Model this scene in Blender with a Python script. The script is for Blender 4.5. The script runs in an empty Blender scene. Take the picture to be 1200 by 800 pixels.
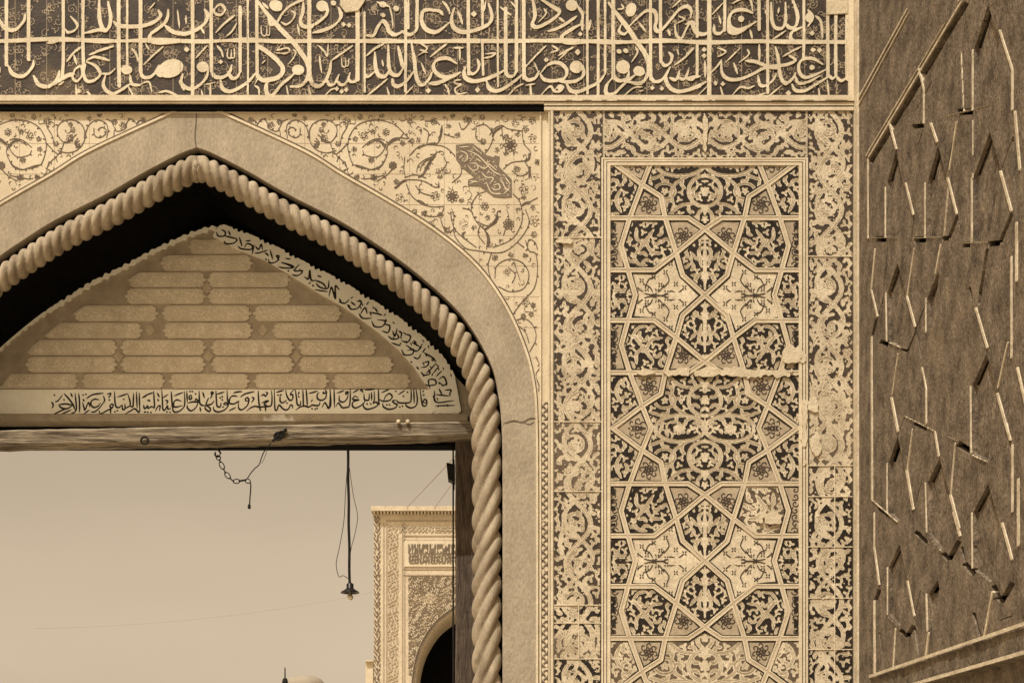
import bpy, math, random
import numpy as np
from mathutils import Vector
random.seed(7); RNG = np.random.RandomState(11)
sc = bpy.context.scene; COL = sc.collection
CAMD, CX, HY, EYE, FP = 8.0, 560.0, 948.0, 1.6, 1600.0
def W(px, py, Y=0.0):
    k = (CAMD + Y) / FP
    return Vector(((px - CX) * k, Y, EYE + (HY - py) * k))

# ------------------------------------------------------------------ objects
def tag(o, label=None, cat=None, group=None, kind=None):
    if label: o['label'] = label
    if cat: o['category'] = cat
    if group: o['group'] = group
    if kind: o['kind'] = kind
    return o
BASE = {}
def empty(name, loc, label, cat, group=None):
    o = bpy.data.objects.new(name, None); COL.objects.link(o); o.location = loc
    BASE[o.name] = Vector(loc); return tag(o, label, cat, group)
def build(name, verts, faces, mat, parent=None, smooth=False, label=None):
    base = Vector((0, 0, 0)); p = parent
    while p is not None:
        if p.name in BASE: base = BASE[p.name]; break
        p = p.parent
    me = bpy.data.meshes.new(name)
    me.from_pydata([tuple(Vector(v) - base) for v in verts], [], faces)
    me.materials.append(mat)
    if smooth: me.polygons.foreach_set('use_smooth', [True] * len(me.polygons))
    me.update()
    o = bpy.data.objects.new(name, me); COL.objects.link(o)
    if parent is not None: o.parent = parent
    if label: o['label'] = label
    return o

class MB:
    def __init__(s): s.v = []; s.f = []
    def add(s, vs, fs):
        n = len(s.v); s.v += [tuple(v) for v in vs]; s.f += [tuple(n + i for i in f) for f in fs]; return s
    def box(s, a, b):
        x0, y0, z0 = a; x1, y1, z1 = b
        return s.add([(x0,y0,z0),(x1,y0,z0),(x1,y1,z0),(x0,y1,z0),(x0,y0,z1),(x1,y0,z1),(x1,y1,z1),(x0,y1,z1)],
                     [(0,3,2,1),(4,5,6,7),(0,1,5,4),(1,2,6,5),(2,3,7,6),(3,0,4,7)])
    def pbox(s, x0, y0, x1, y1, Y0, Y1, Yp=None):       # a box whose front outline is given in photo units at its own depth
        a = W(x0, y1, Yp if Yp is not None else Y0); b = W(x1, y0, Yp if Yp is not None else Y0)
        return s.box((a.x, Y0, a.z), (b.x, Y1, b.z))
    def prism(s, pts, Y0, Y1, Yp=None):
        q = [W(x, y, Y0 if Yp is None else Yp) for x, y in pts]; n = len(q)
        vs = [(p.x, Y0, p.z) for p in q] + [(p.x, Y1, p.z) for p in q]
        return s.add(vs, [tuple(range(n)), tuple(range(2*n-1, n-1, -1))] + [(i, n+i, n+(i+1) % n, (i+1) % n) for i in range(n)])
    def strip(s, A, B):                                   # quads between two rows of points
        n = len(A); return s.add(list(A) + list(B), [(i, i+1, n+i+1, n+i) for i in range(n-1)])
    def tube(s, pts, r, n=6, cap=True):
        P = [Vector(p) for p in pts]; rings = []; up = Vector((0.31, 0.2, 0.93))
        for i, p in enumerate(P):
            t = (P[min(i+1, len(P)-1)] - P[max(i-1, 0)]).normalized()
            a = t.cross(up)
            if a.length < 1e-4: a = t.cross(Vector((1, 0, 0)))
            a.normalize(); b = t.cross(a); rr = r[i] if isinstance(r, (list, tuple)) else r
            rings.append([p + (a*math.cos(k*2*math.pi/n) + b*math.sin(k*2*math.pi/n))*rr for k in range(n)])
        vs = [q for g in rings for q in g]; fs = []
        for i in range(len(P)-1):
            for k in range(n): fs.append((i*n+k, i*n+(k+1) % n, (i+1)*n+(k+1) % n, (i+1)*n+k))
        if cap: fs += [tuple(range(n)), tuple(range((len(P)-1)*n, len(P)*n))]
        return s.add(vs, fs)
    def lathe(s, c, prof, n=24):
        vs = []; fs = []
        for r, z in prof:
            for k in range(n): vs.append((c[0]+r*math.cos(k*2*math.pi/n), c[1]+r*math.sin(k*2*math.pi/n), c[2]+z))
        for i in range(len(prof)-1):
            for k in range(n): fs.append((i*n+k, i*n+(k+1) % n, (i+1)*n+(k+1) % n, (i+1)*n+k))
        return s.add(vs, fs)
    def build(s, name, mat, parent=None, **k): return build(name, s.v, s.f, mat, parent, **k)

# ------------------------------------------------------------------ curves
def cr(pts, n=6):
    P = [np.array(p, float) for p in pts]
    if len(P) < 3: return [P[0]*(1-t)+P[-1]*t for t in np.linspace(0, 1, 4)]
    Q = [2*P[0]-P[1]] + P + [2*P[-1]-P[-2]]; out = []
    for i in range(1, len(Q)-2):
        a, b, c, d = Q[i-1], Q[i], Q[i+1], Q[i+2]
        for k in range(n):
            t = k/n; out.append(.5*((2*b)+(c-a)*t+(2*a-5*b+4*c-d)*t*t+(3*b-a-3*c+d)*t**3))
    out.append(P[-1]); return out
def spiral(cx, cy, r, turns, a0, d=1, n=26, r1=.12):
    out = []
    for i in range(n+1):
        t = i/n; rr = r*(1-(1-r1)*t); a = a0 + d*t*turns*2*math.pi
        out.append((cx+rr*math.cos(a), cy+rr*math.sin(a)))
    return out

# ------------------------------------------------------------------ relief layers: a distance field turned into solid inlay
class Layer:
    def __init__(s, x0, y0, x1, y1, st):
        s.x0, s.y0, s.st = x0, y0, st; s.mar = 2.5
        s.nx = int(round((x1-x0)/st))+1; s.ny = int(round((y1-y0)/st))+1
        s.xs = x0+np.arange(s.nx)*st; s.ys = y0+np.arange(s.ny)*st
        s.F = np.full((s.ny, s.nx), -9.0)
    def grid(s): return np.meshgrid(s.xs, s.ys)
    def win(s, xa, ya, xb, yb):
        i0 = max(0, int((xa-s.x0)/s.st)); i1 = min(s.nx, int((xb-s.x0)/s.st)+2)
        j0 = max(0, int((ya-s.y0)/s.st)); j1 = min(s.ny, int((yb-s.y0)/s.st)+2)
        return (i0, i1, j0, j1) if i0 < i1 and j0 < j1 else None
    def seg(s, a, b, ra, rb):
        m = max(ra, rb)+s.mar
        w = s.win(min(a[0], b[0])-m, min(a[1], b[1])-m, max(a[0], b[0])+m, max(a[1], b[1])+m)
        if not w: return
        i0, i1, j0, j1 = w
        X = s.xs[None, i0:i1]; Yy = s.ys[j0:j1, None]
        dx, dy = b[0]-a[0], b[1]-a[1]; L = dx*dx+dy*dy+1e-9
        t = np.clip(((X-a[0])*dx+(Yy-a[1])*dy)/L, 0, 1)
        d = np.hypot(X-a[0]-t*dx, Yy-a[1]-t*dy)
        S = s.F[j0:j1, i0:i1]; np.maximum(S, ra+(rb-ra)*t-d, out=S)
    def stroke(s, pts, w, taper=True, nib=None, smooth=True):
        P = cr(pts, 5) if smooth else [np.array(p, float) for p in pts]; n = len(P)
        R = []
        for i in range(n):
            r = w/2
            if nib is not None:
                t = P[min(i+1, n-1)]-P[max(i-1, 0)]; ang = math.atan2(t[1], t[0])
                r *= .62+.42*abs(math.sin(ang-nib))
            if taper:
                e = min(i, n-1-i)/max(1, n*.16); r *= .45+.55*min(1, e)
            R.append(r)
        for i in range(n-1): s.seg(P[i], P[i+1], R[i], R[i+1])
    def ellipse(s, cx, cy, rx, ry, rot=0):
        m = max(rx, ry)+s.mar; w = s.win(cx-m, cy-m, cx+m, cy+m)
        if not w: return
        i0, i1, j0, j1 = w; X = s.xs[None, i0:i1]-cx; Yy = s.ys[j0:j1, None]-cy
        c, q = math.cos(rot), math.sin(rot); u = (X*c+Yy*q)/rx; v = (-X*q+Yy*c)/ry
        S = s.F[j0:j1, i0:i1]; np.maximum(S, (1-np.hypot(u, v))*min(rx, ry), out=S)
    def poly(s, pts, grow=0.0):
        xs = [p[0] for p in pts]; ys = [p[1] for p in pts]; w = s.win(min(xs)-4, min(ys)-4, max(xs)+4, max(ys)+4)
        if not w: return
        i0, i1, j0, j1 = w; X, Yy = np.meshgrid(s.xs[i0:i1], s.ys[j0:j1]); S = s.F[j0:j1, i0:i1]
        np.maximum(S, sdpoly(pts, X, Yy)+grow, out=S)
    def cut(s, poly, grow=0.0): s.F = np.minimum(s.F, sdpoly(poly, *s.grid())+grow)
    def mesh(s, Y, th, mb=None, Yp=None, warp=None, mapf=None, ext=None):
        """solid slabs, front face at Y, back at Y+th"""
        mb = mb or MB(); F = s.F; ins = F > 0
        m = ins.astype(np.int8); code = m[:-1, :-1]+2*m[:-1, 1:]+4*m[1:, 1:]+8*m[1:, :-1]
        V = {}; vl = []
        Yq = Y if Yp is None else Yp
        def vert(key, x, y):
            i = V.get(key)
            if i is None:
                i = V[key] = len(vl)
                if mapf: vl.append(mapf(x, y))
                else:
                    if warp: x, y = warp(x, y)
                    p = W(x, y, Yq); vl.append((p.x, Y, p.z))
            return i
        st, x0, y0 = s.st, s.x0, s.y0; faces = []; walls = []
        def corner(j, i): return vert((0, j, i), x0+i*st, y0+j*st)
        def eh(j, i):
            a, b = F[j, i], F[j, i+1]; t = a/(a-b); return vert((1, j, i), x0+(i+t)*st, y0+j*st)
        def ev(j, i):
            a, b = F[j, i], F[j+1, i]; t = a/(a-b); return vert((2, j, i), x0+i*st, y0+(j+t)*st)
        T = {1: [('c0','h0','v0')], 2: [('c1','v1','h0')], 4: [('c2','h1','v1')], 8: [('c3','v0','h1')],
             3: [('c0','c1','v1','v0')], 6: [('c1','c2','h1','h0')], 12: [('c2','c3','v0','v1')], 9: [('c3','c0','h0','h1')],
             7: [('c0','c1','c2','h1','v0')], 14: [('c1','c2','c3','v0','h0')], 13: [('c2','c3','c0','h0','v1')], 11: [('c3','c0','c1','v1','h1')],
             5: [('c0','h0','v1','c2','h1','v0')], 10: [('c1','v1','h1','c3','v0','h0')]}
        js, is_ = np.nonzero((code > 0) & (code < 15))
        for j, i in zip(js.tolist(), is_.tolist()):
            for poly in T[int(code[j, i])]:
                ids = []
                for k in poly:
                    if k == 'c0': ids.append(corner(j, i))
                    elif k == 'c1': ids.append(corner(j, i+1))
                    elif k == 'c2': ids.append(corner(j+1, i+1))
                    elif k == 'c3': ids.append(corner(j+1, i))
                    elif k == 'h0': ids.append(eh(j, i))
                    elif k == 'h1': ids.append(eh(j+1, i))
                    elif k == 'v0': ids.append(ev(j, i))
                    else: ids.append(ev(j, i+1))
                faces.append(tuple(ids))
                for a in range(len(poly)):
                    b = (a+1) % len(poly)
                    if poly[a][0] != 'c' and poly[b][0] != 'c': walls.append((ids[a], ids[b]))
        full = code == 15
        for j in range(full.shape[0]):
            row = full[j]
            if not row.any(): continue
            d = np.diff(np.concatenate(([0], row.astype(np.int8), [0])))
            for a, b in zip(np.nonzero(d == 1)[0].tolist(), np.nonzero(d == -1)[0].tolist()):
                faces.append((corner(j, a), corner(j, b), corner(j+1, b), corner(j+1, a)))
        ex = ext or (0, th, 0)
        if th > 0:
            n = len(vl); bk = {}
            def back(i):
                if i not in bk: bk[i] = len(vl); v = vl[i]; vl.append((v[0]+ex[0], v[1]+ex[1], v[2]+ex[2]))
                return bk[i]
            for a, b in walls: faces.append((a, back(a), back(b), b))
        mb.add(vl, faces); return mb
def sdpoly(poly, X, Yy):
    d = np.full(X.shape, 1e9); ins = np.zeros(X.shape, bool); n = len(poly)
    for i in range(n):
        ax, ay = poly[i]; bx, by = poly[(i+1) % n]; dx, dy = bx-ax, by-ay
        t = np.clip(((X-ax)*dx+(Yy-ay)*dy)/(dx*dx+dy*dy+1e-9), 0, 1)
        d = np.minimum(d, np.hypot(X-ax-t*dx, Yy-ay-t*dy))
        c = (ay > Yy) != (by > Yy)
        ins ^= c & (X < (bx-ax)*(Yy-ay)/((by-ay) if abs(by-ay) > 1e-9 else 1e-9)+ax)
    return np.where(ins, d, -d)
def sdsegs(segs, X, Yy):
    d = np.full(X.shape, 1e9)
    for (ax, ay), (bx, by) in segs:
        dx, dy = bx-ax, by-ay
        t = np.clip(((X-ax)*dx+(Yy-ay)*dy)/(dx*dx+dy*dy+1e-9), 0, 1)
        d = np.minimum(d, np.hypot(X-ax-t*dx, Yy-ay-t*dy))
    return d
def waves(X, Yy, lam, n=22, seed=0, ax=1.0, ay=1.0):
    r = np.random.RandomState(seed); o = np.zeros(X.shape)
    for k in range(n):
        a = r.uniform(0, 2*math.pi); q = 2*math.pi/(lam*r.uniform(.75, 1.35)); p = r.uniform(0, 6.28)
        o += np.cos(q*(X*math.cos(a)*ax+Yy*math.sin(a)*ay)+p)
    return o/math.sqrt(n/2)

# ------------------------------------------------------------------ materials (sepia print tones)
def lin(c): 
    c /= 255.0; return c/12.92 if c <= .04045 else ((c+.055)/1.055)**2.4
DES = .35
def C(r, g, b, k=1.0):
    y = .3*r+.59*g+.11*b; r, g, b = (c+(y-c)*DES for c in (r, g, b))
    return (lin(r)*k, lin(g)*k, lin(b)*k, 1)
def mat(name, ca, cb, scale=6, stretch=(1, 1, 1), rough=.75, bump=.25, bscale=60, speck=.18, spscale=140, detail=6, lo=.35, hi=.65, dist=.02, metal=0.0, stain=None, spec=.18):
    m = bpy.data.materials.new(name); m.use_nodes = True; N = m.node_tree.nodes; L = m.node_tree.links
    b = N['Principled BSDF']; b.inputs['Roughness'].default_value = rough; b.inputs['Metallic'].default_value = metal; b.inputs['Specular IOR Level'].default_value = spec
    tc = N.new('ShaderNodeTexCoord'); mp = N.new('ShaderNodeMapping'); mp.inputs['Scale'].default_value = stretch
    L.new(tc.outputs['Object'], mp.inputs['Vector'])
    def noise(sc_, det=6, vec=None):
        n = N.new('ShaderNodeTexNoise'); n.inputs['Scale'].default_value = sc_; n.inputs['Detail'].default_value = det; n.inputs['Roughness'].default_value = .62
        L.new(vec or mp.outputs['Vector'], n.inputs['Vector']); return n
    n1 = noise(scale, detail); r1 = N.new('ShaderNodeMapRange'); r1.inputs['From Min'].default_value = lo; r1.inputs['From Max'].default_value = hi
    L.new(n1.outputs['Fac'], r1.inputs['Value'])
    mx = N.new('ShaderNodeMix'); mx.data_type = 'RGBA'; mx.inputs['A'].default_value = ca; mx.inputs['B'].default_value = cb
    L.new(r1.outputs['Result'], mx.inputs['Factor'])
    out = mx.outputs['Result']
    if speck:
        n2 = noise(spscale, 3); r2 = N.new('ShaderNodeMapRange'); r2.inputs['From Min'].default_value = .3; r2.inputs['From Max'].default_value = .7
        r2.inputs['To Min'].default_value = 1-speck; r2.inputs['To Max'].default_value = 1+speck*.6
        L.new(n2.outputs['Fac'], r2.inputs['Value'])
        mu = N.new('ShaderNodeMix'); mu.data_type = 'RGBA'; mu.blend_type = 'MULTIPLY'; mu.inputs['Factor'].default_value = 1
        L.new(out, mu.inputs['A']); L.new(r2.outputs['Result'], mu.inputs['B']); out = mu.outputs['Result']
    if stain:
        n4 = noise(stain[0], 5, tc.outputs['Object']); r4 = N.new('ShaderNodeMapRange'); r4.inputs['From Min'].default_value = stain[1]; r4.inputs['From Max'].default_value = stain[2]
        L.new(n4.outputs['Fac'], r4.inputs['Value']); ms = N.new('ShaderNodeMix'); ms.data_type = 'RGBA'; ms.inputs['B'].default_value = stain[3]
        L.new(r4.outputs['Result'], ms.inputs['Factor']); L.new(out, ms.inputs['A']); out = ms.outputs['Result']
    L.new(out, b.inputs['Base Color'])
    if bump:
        n3 = noise(bscale, 5); bp = N.new('ShaderNodeBump'); bp.inputs['Strength'].default_value = bump; bp.inputs['Distance'].default_value = dist
        L.new(n3.outputs['Fac'], bp.inputs['Height']); L.new(bp.outputs['Normal'], b.inputs['Normal'])
    return m
M = {}
M['cream'] = mat('cream_glaze', C(216,192,148), C(198,172,128), 3.0, rough=.55, bump=.15, speck=.16)
M['letter'] = mat('letter_glaze', C(226,204,160), C(200,176,132), 5, rough=.6, bump=.2, speck=.2, stain=(3.2,.58,.74,C(168,140,98)))
M['fillet'] = mat('cream_fillet', C(222,198,154), C(200,174,130), 5, rough=.6, bump=.2, speck=.14)
M['tilebed'] = mat('worn_tile_bed', C(216,192,148), C(184,159,118), 5, rough=.6, bump=.2, speck=.30, spscale=75)
M['tint'] = mat('tinted_tile', C(186,160,120), C(160,135,98), 12, rough=.6, bump=.15, speck=.2)
M['vein'] = mat('pale_vein', C(176,150,110), C(150,124,88), 9, rough=.6, bump=0, speck=.2)
M['starbed'] = mat('star_tile_bed', C(222,198,154), C(194,169,127), 6, rough=.6, bump=.2, speck=.26, spscale=90)
M['strap'] = mat('strap_glaze', C(204,179,137), C(180,154,114), 9, rough=.6, bump=.15, speck=.18)
M['inlay'] = mat('brown_inlay', C(84,64,45), C(58,44,32), 14, rough=.55, bump=.2, speck=.3, spscale=120)
M['inlay_black'] = mat('black_inlay', C(54,42,32), C(36,29,23), 14, rough=.4, bump=.2, speck=.3)
M['inlay_pale'] = mat('faded_inlay', C(120,96,70), C(88,68,48), 14, rough=.5, bump=.2, speck=.3)
M['plaque'] = mat('plaque_glaze', C(132,108,78), C(112,90,64), 14, rough=.6, bump=.1, speck=.3)
M['line'] = mat('brown_line', C(112,88,62), C(84,64,44), 20, rough=.5, bump=0, speck=.2)
M['frieze_ground'] = mat('frieze_ground', C(80,62,44), C(52,40,30), 5, rough=.6, bump=.2, speck=.35, spscale=110, stain=(1.3,.56,.72,C(128,98,58)))
M['tendril'] = mat('tendril', C(166,140,102), C(128,104,74), 9, rough=.5, bump=0, speck=.3)
M['plaster'] = mat('arch_plaster', C(174,153,120), C(154,133,102), 4.5, stretch=(1,1,.55), rough=.9, bump=.3, bscale=60, speck=.2, spscale=90, stain=(1.4,.6,.8,C(156,132,100)))
M['patch'] = mat('repair_plaster', C(214,190,146), C(198,174,130), 8, rough=.9, bump=.4, bscale=50, speck=.1)
M['rope'] = mat('rope_stone', C(176,152,115), C(140,117,86), 9, stretch=(1,1,.3), rough=.8, bump=.35, bscale=45, speck=.2, stain=(5,.6,.75,C(120,96,68)))
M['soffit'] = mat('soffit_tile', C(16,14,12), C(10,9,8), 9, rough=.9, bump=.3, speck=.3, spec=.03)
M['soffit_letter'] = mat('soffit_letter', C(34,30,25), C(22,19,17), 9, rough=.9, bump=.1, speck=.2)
M['mason'] = mat('brick_masonry', C(165,140,104), C(140,118,88), 5, rough=.9, bump=.3)
M['tymp'] = mat('tympanum_brick', C(188,165,130), C(166,143,110), 9, rough=.85, bump=.4, bscale=90, speck=.2)
M['cart'] = mat('cartouche_glaze', C(222,200,162), C(202,179,140), 7, rough=.7, bump=.6, bscale=34, speck=.12, dist=.012)
M['scroll'] = mat('raised_scroll', C(236,216,180), C(220,198,160), 7, rough=.7, bump=.2, speck=.1)
M['white'] = mat('white_tile', C(252,244,218), C(244,232,200), 5, rough=.6, bump=.1, speck=.08)
M['ink'] = mat('black_lettering', C(52,40,30), C(40,32,25), 12, rough=.5, bump=0, speck=.2)
M['dark'] = mat('painted_shade', C(18,16,13), C(12,10,9), 9, rough=.95, bump=.2, spec=.03)  # near-black colour carrying the shade of gaps and recesses
M['wood'] = mat('weathered_wood', C(182,158,120), C(88,70,50), 6, stretch=(.5,4,9), rough=.85, bump=.8, bscale=14, speck=.35, spscale=30, lo=.32, hi=.62)
M['post'] = mat('dark_post', C(112,88,66), C(72,56,42), 8, stretch=(6,6,.8), rough=.9, bump=.7, bscale=18, speck=.35, spscale=60)
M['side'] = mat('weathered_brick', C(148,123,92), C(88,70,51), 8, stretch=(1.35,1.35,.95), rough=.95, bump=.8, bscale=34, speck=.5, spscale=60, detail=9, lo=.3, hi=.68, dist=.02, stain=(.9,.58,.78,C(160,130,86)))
M['strip'] = mat('lit_edge_strip', C(222,198,156), C(184,158,118), 14, rough=.7, bump=.3, speck=.2, spscale=60)  # pale colour stands in for sunlight on the step edges
M['ridge'] = mat('ridge_brick', C(222,198,154), C(190,164,124), 9, rough=.8, bump=.4, speck=.2, spscale=60)
M['iron'] = mat('black_iron', C(40,34,28), C(26,22,19), 20, rough=.6, bump=.2, metal=.4)
M['enamel'] = mat('enamel_shade', C(40,35,29), C(30,26,22), 20, rough=.35, bump=0)
M['far'] = mat('far_tile', C(212,187,146), C(198,172,132), 1.2, rough=.8, bump=.1, speck=.18, spscale=12)
M['farline'] = mat('far_inlay', C(128,105,77), C(106,86,62), 3, rough=.7, bump=0, speck=.2, spscale=20)  # inlay tones paled to put distance haze into the colour
M['farpale'] = mat('far_pale_inlay', C(180,154,116), C(164,139,103), 3, rough=.7, bump=0, speck=.2, spscale=20)
M['hazy'] = mat('haze_tone', C(158,140,112), C(150,132,105), 2, rough=.95, bump=0, speck=.04)  # close to the sky tone: haze painted into dome and wires
M['pale'] = mat('pale_plaster', C(214,192,150), C(204,180,138), 2, rough=.9, bump=.1, speck=.06)
M['ground'] = mat('courtyard_paving', C(200,178,142), C(178,157,124), .8, rough=.95, bump=.3, bscale=9)
gl = bpy.data.materials.new('bulb_glass'); gl.use_nodes = True; g_ = gl.node_tree.nodes['Principled BSDF']
g_.inputs['Base Color'].default_value = C(230,210,165); g_.inputs['Roughness'].default_value = .1; g_.inputs['Transmission Weight'].default_value = .7; M['glass'] = gl

# ------------------------------------------------------------------ arch curves (half, from the apex at px 230)
AX = 230.0
INN = cr([(0,171),(20,178.5),(60,199),(107,226),(166,256),(206,281),(246,309),(290,346),(318,377),(344,422),(354,460),(358,500),(359,560),(359,700),(359,1000),(359,1268)], 5)
OUT = cr([(0,119),(20,128),(70,150.5),(130,179),(170,204),(217,231),(277,268),(328,311),(363,360),(386,412),(396,455),(398.5,500),(399,560),(399,700),(399,1000),(399,1268)], 5)
def offset(curve, d):
    out = []
    n = len(curve)
    for i, p in enumerate(curve):
        t = curve[min(i+1, n-1)]-curve[max(i-1, 0)]; t = t/np.linalg.norm(t)
        dd = d(i/(n-1)) if callable(d) else d
        q = p+np.array((-t[1], t[0]))*dd
        if i == 0: q = np.array((0, p[1]+dd*1.16))
        out.append(q)
    return [q for k, q in enumerate(out) if k == 0 or q[0] > 0]
def full(curve):   # left foot -> apex -> right foot, photo units
    L = [(AX-p[0], p[1]) for p in reversed(curve)]; return L[:-1]+[(AX+p[0], p[1]) for p in curve]

# ------------------------------------------------------------------ ground and sky
mb = MB(); mb.add([(-300,-300,0),(300,-300,0),(300,600,0),(-300,600,0)], [(0,1,2,3)])
tag(mb.build('ground', M['ground']), kind='structure')

# ================================================================== GATEWAY
GW = empty('tiled_gateway', W(230, 1268, 0), 'tall tiled gateway wall with a pointed arch framed by a twisted rope moulding', 'gateway')
YB = 0.022                                        # face of the arch bay, a little behind the panel to its right
LEFT = -190.0
hole = full(offset(INN, 14))
mb = MB(); mb.prism([(LEFT,1268)]+[(x, y) for x, y in hole]+[(1012,1268),(1012,-330),(LEFT,-330)], .09, 1.0, Yp=0)
mb.build('masonry', M['mason'], GW)
# archivolt
innf, outf = full(INN), full(OUT)
mb = MB(); n = len(INN)
def arch_ring(mb, A, B, Y0, Y1):
    a = [W(x, y) for x, y in A]; b = [W(x, y) for x, y in B]
    sh = lambda q, Y: [(p.x, Y, p.z) for p in q]
    mb.strip(sh(a, Y0), sh(b, Y0)); mb.strip(sh(a, Y0), sh(a, Y1)); mb.strip(sh(b, Y0), sh(b, Y1))
arch_ring(mb, outf, innf, YB-.006, .09)
av = mb.build('archivolt', M['plaster'], GW)
ly = Layer(-180, 110, 640, 820, .5)
ly.stroke([(229.5,120),(230,140),(228.5,158),(229.5,172)], 1.3, taper=False)
ly.stroke([(590,496),(602,493),(612,494.5),(622,490),(631,491)], 1.8); ly.stroke([(612,494),(620,497),(626,494)], 1.0)
ly.stroke([(600,300),(606,318),(610,330)], .6)
ly.mesh(YB-.0075, .002, None).build('crack', M['line'], av)
# soffit step behind the rope and the soffit itself
s1 = full(offset(INN, 0)); s2 = full(offset(INN, 24)); s3 = full(offset(INN, 17))
def at(q, Y): return [(W(x, y).x, Y, W(x, y).z) for x, y in q]
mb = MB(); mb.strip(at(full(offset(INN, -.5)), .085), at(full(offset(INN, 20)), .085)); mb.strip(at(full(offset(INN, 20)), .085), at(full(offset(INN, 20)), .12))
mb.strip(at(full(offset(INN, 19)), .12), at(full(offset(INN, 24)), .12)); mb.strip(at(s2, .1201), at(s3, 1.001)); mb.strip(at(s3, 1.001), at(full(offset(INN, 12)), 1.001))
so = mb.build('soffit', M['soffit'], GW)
# ---- rope moulding
R0 = 17.0
def rope_r(y): return 13.6+1.1*max(0, min(1, (300-y)/120))+4.0*max(0, min(1, (y-330)/150))
rc = [q for q in offset(INN, lambda t: 18.6-.1*t)]
rc = [np.array(p) for p in rc]
dense = []
for i in range(len(rc)-1):
    L = np.hypot(*(rc[i+1]-rc[i])); m_ = max(1, int(L/1.1))
    for k in range(m_): dense.append(rc[i]*(1-k/m_)+rc[i+1]*(k/m_))
dense = [p for p in dense if p[1] < 1000]
phs = [0.0]
for i in range(1, len(dense)):
    y = dense[i][1]; pitch = 13.2+15.0*min(1, max(0, (y-395)/115))**1.2
    phs.append(phs[-1]+np.hypot(*(dense[i]-dense[i-1]))/pitch)
def rope_half(sgn):
    mb = MB(); NT = 60; vs = []; n = len(dense)
    for i, p in enumerate(dense):
        t = dense[min(i+1, n-1)]-dense[max(i-1, 0)]; t = t/np.linalg.norm(t)
        if i == 0: t = np.array((1.0, 0.0))
        nin = np.array((-t[1], t[0]))                     # towards the opening
        for k in range(NT):
            th = -1.05*math.pi/1+k*(2.1*math.pi)/(NT-1); th = -math.pi*.5 - math.pi*.55 + k*(math.pi*2.1)/(NT-1)
            # th: angle with cos -> inward, sin -> outward from the wall (towards the camera)
            ci, si = math.cos(th), math.sin(th)
            jm = min(1, max(0, (p[1]-380)/120)); ph = phs[i]-(1.35+.75*jm)*ci*.5
            lobe = abs(math.cos(math.pi*ph+.5*math.sin(i*.034)))
            r = rope_r(p[1])*(.68+.06*jm+(.34-.07*jm)*lobe**.62)
            q = p+nin*ci*r; q = np.array((max(q[0], 0.0), q[1])); w = W(AX+sgn*q[0], q[1])
            vs.append((w.x, .066-.0050*r*si, w.z))
    fs = []
    for i in range(n-1):
        for k in range(NT-1): fs.append((i*NT+k, i*NT+k+1, (i+1)*NT+k+1, (i+1)*NT+k))
    mb.add(vs, fs); return mb
mb = rope_half(1); r2 = rope_half(-1); mb.add(r2.v, r2.f)
mb.build('rope_moulding', M['rope'], GW, smooth=True)

# ---- spandrels with floral scroll
right_sp = [(AX+p[0], p[1]) for p in OUT if p[1] <= 1268]
spR = [(AX,110)]+[(x+.5, y) for x, y in right_sp]+[(648.5,1268),(648.5,110)]
VINES = []  # (points, width)
z7 = lambda s_: [(250+a/5.333, 120+b/5.333) for a, b in s_]
z5 = lambda s_: [(430+a/5.0, 130+b/5.0) for a, b in s_]
z6 = lambda s_: [(300+a/2.5, 220+b/2.5) for a, b in s_]
for s_ in [[(225,100),(265,110),(275,150),(320,175)], [(270,130),(290,100),(315,95),(335,120),(340,150),(385,170),(410,165),(415,200)],
           [(410,150),(430,110),(460,95)], [(460,210),(452,160),(465,120),(510,100),(555,115),(585,160),(595,215),(620,265),(660,295),(710,305),(765,290)],
           [(540,150),(535,195),(505,210),(470,190),(465,160),(490,145),(515,160)], [(600,215),(600,160),(630,115),(690,98),(745,115),(770,155),(760,205),(725,240),(690,235),(670,210),(690,195)],
           [(725,235),(745,290),(775,330),(770,360)], [(770,310),(800,285),(840,240)], [(840,250),(845,210),(880,150),(930,115),(990,100),(1067,100)],
           [(835,250),(845,310),(870,375),(910,385),(990,410),(1040,395),(1067,360)], [(930,270),(980,230),(1030,215),(1067,225)], [(1060,240),(1067,280),(1020,330),(950,320),(930,290)],
           [(790,260),(800,200),(830,150),(840,120)], [(775,330),(820,370),(835,410)], [(820,360),(825,375),(800,350)], [(890,390),(930,400),(950,405)], [(940,470),(1000,460),(1067,445)],
           [(630,230),(660,240),(640,215)], [(650,190),(680,215),(710,240)]]: VINES.append((z7(s_), 1.15))
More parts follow.
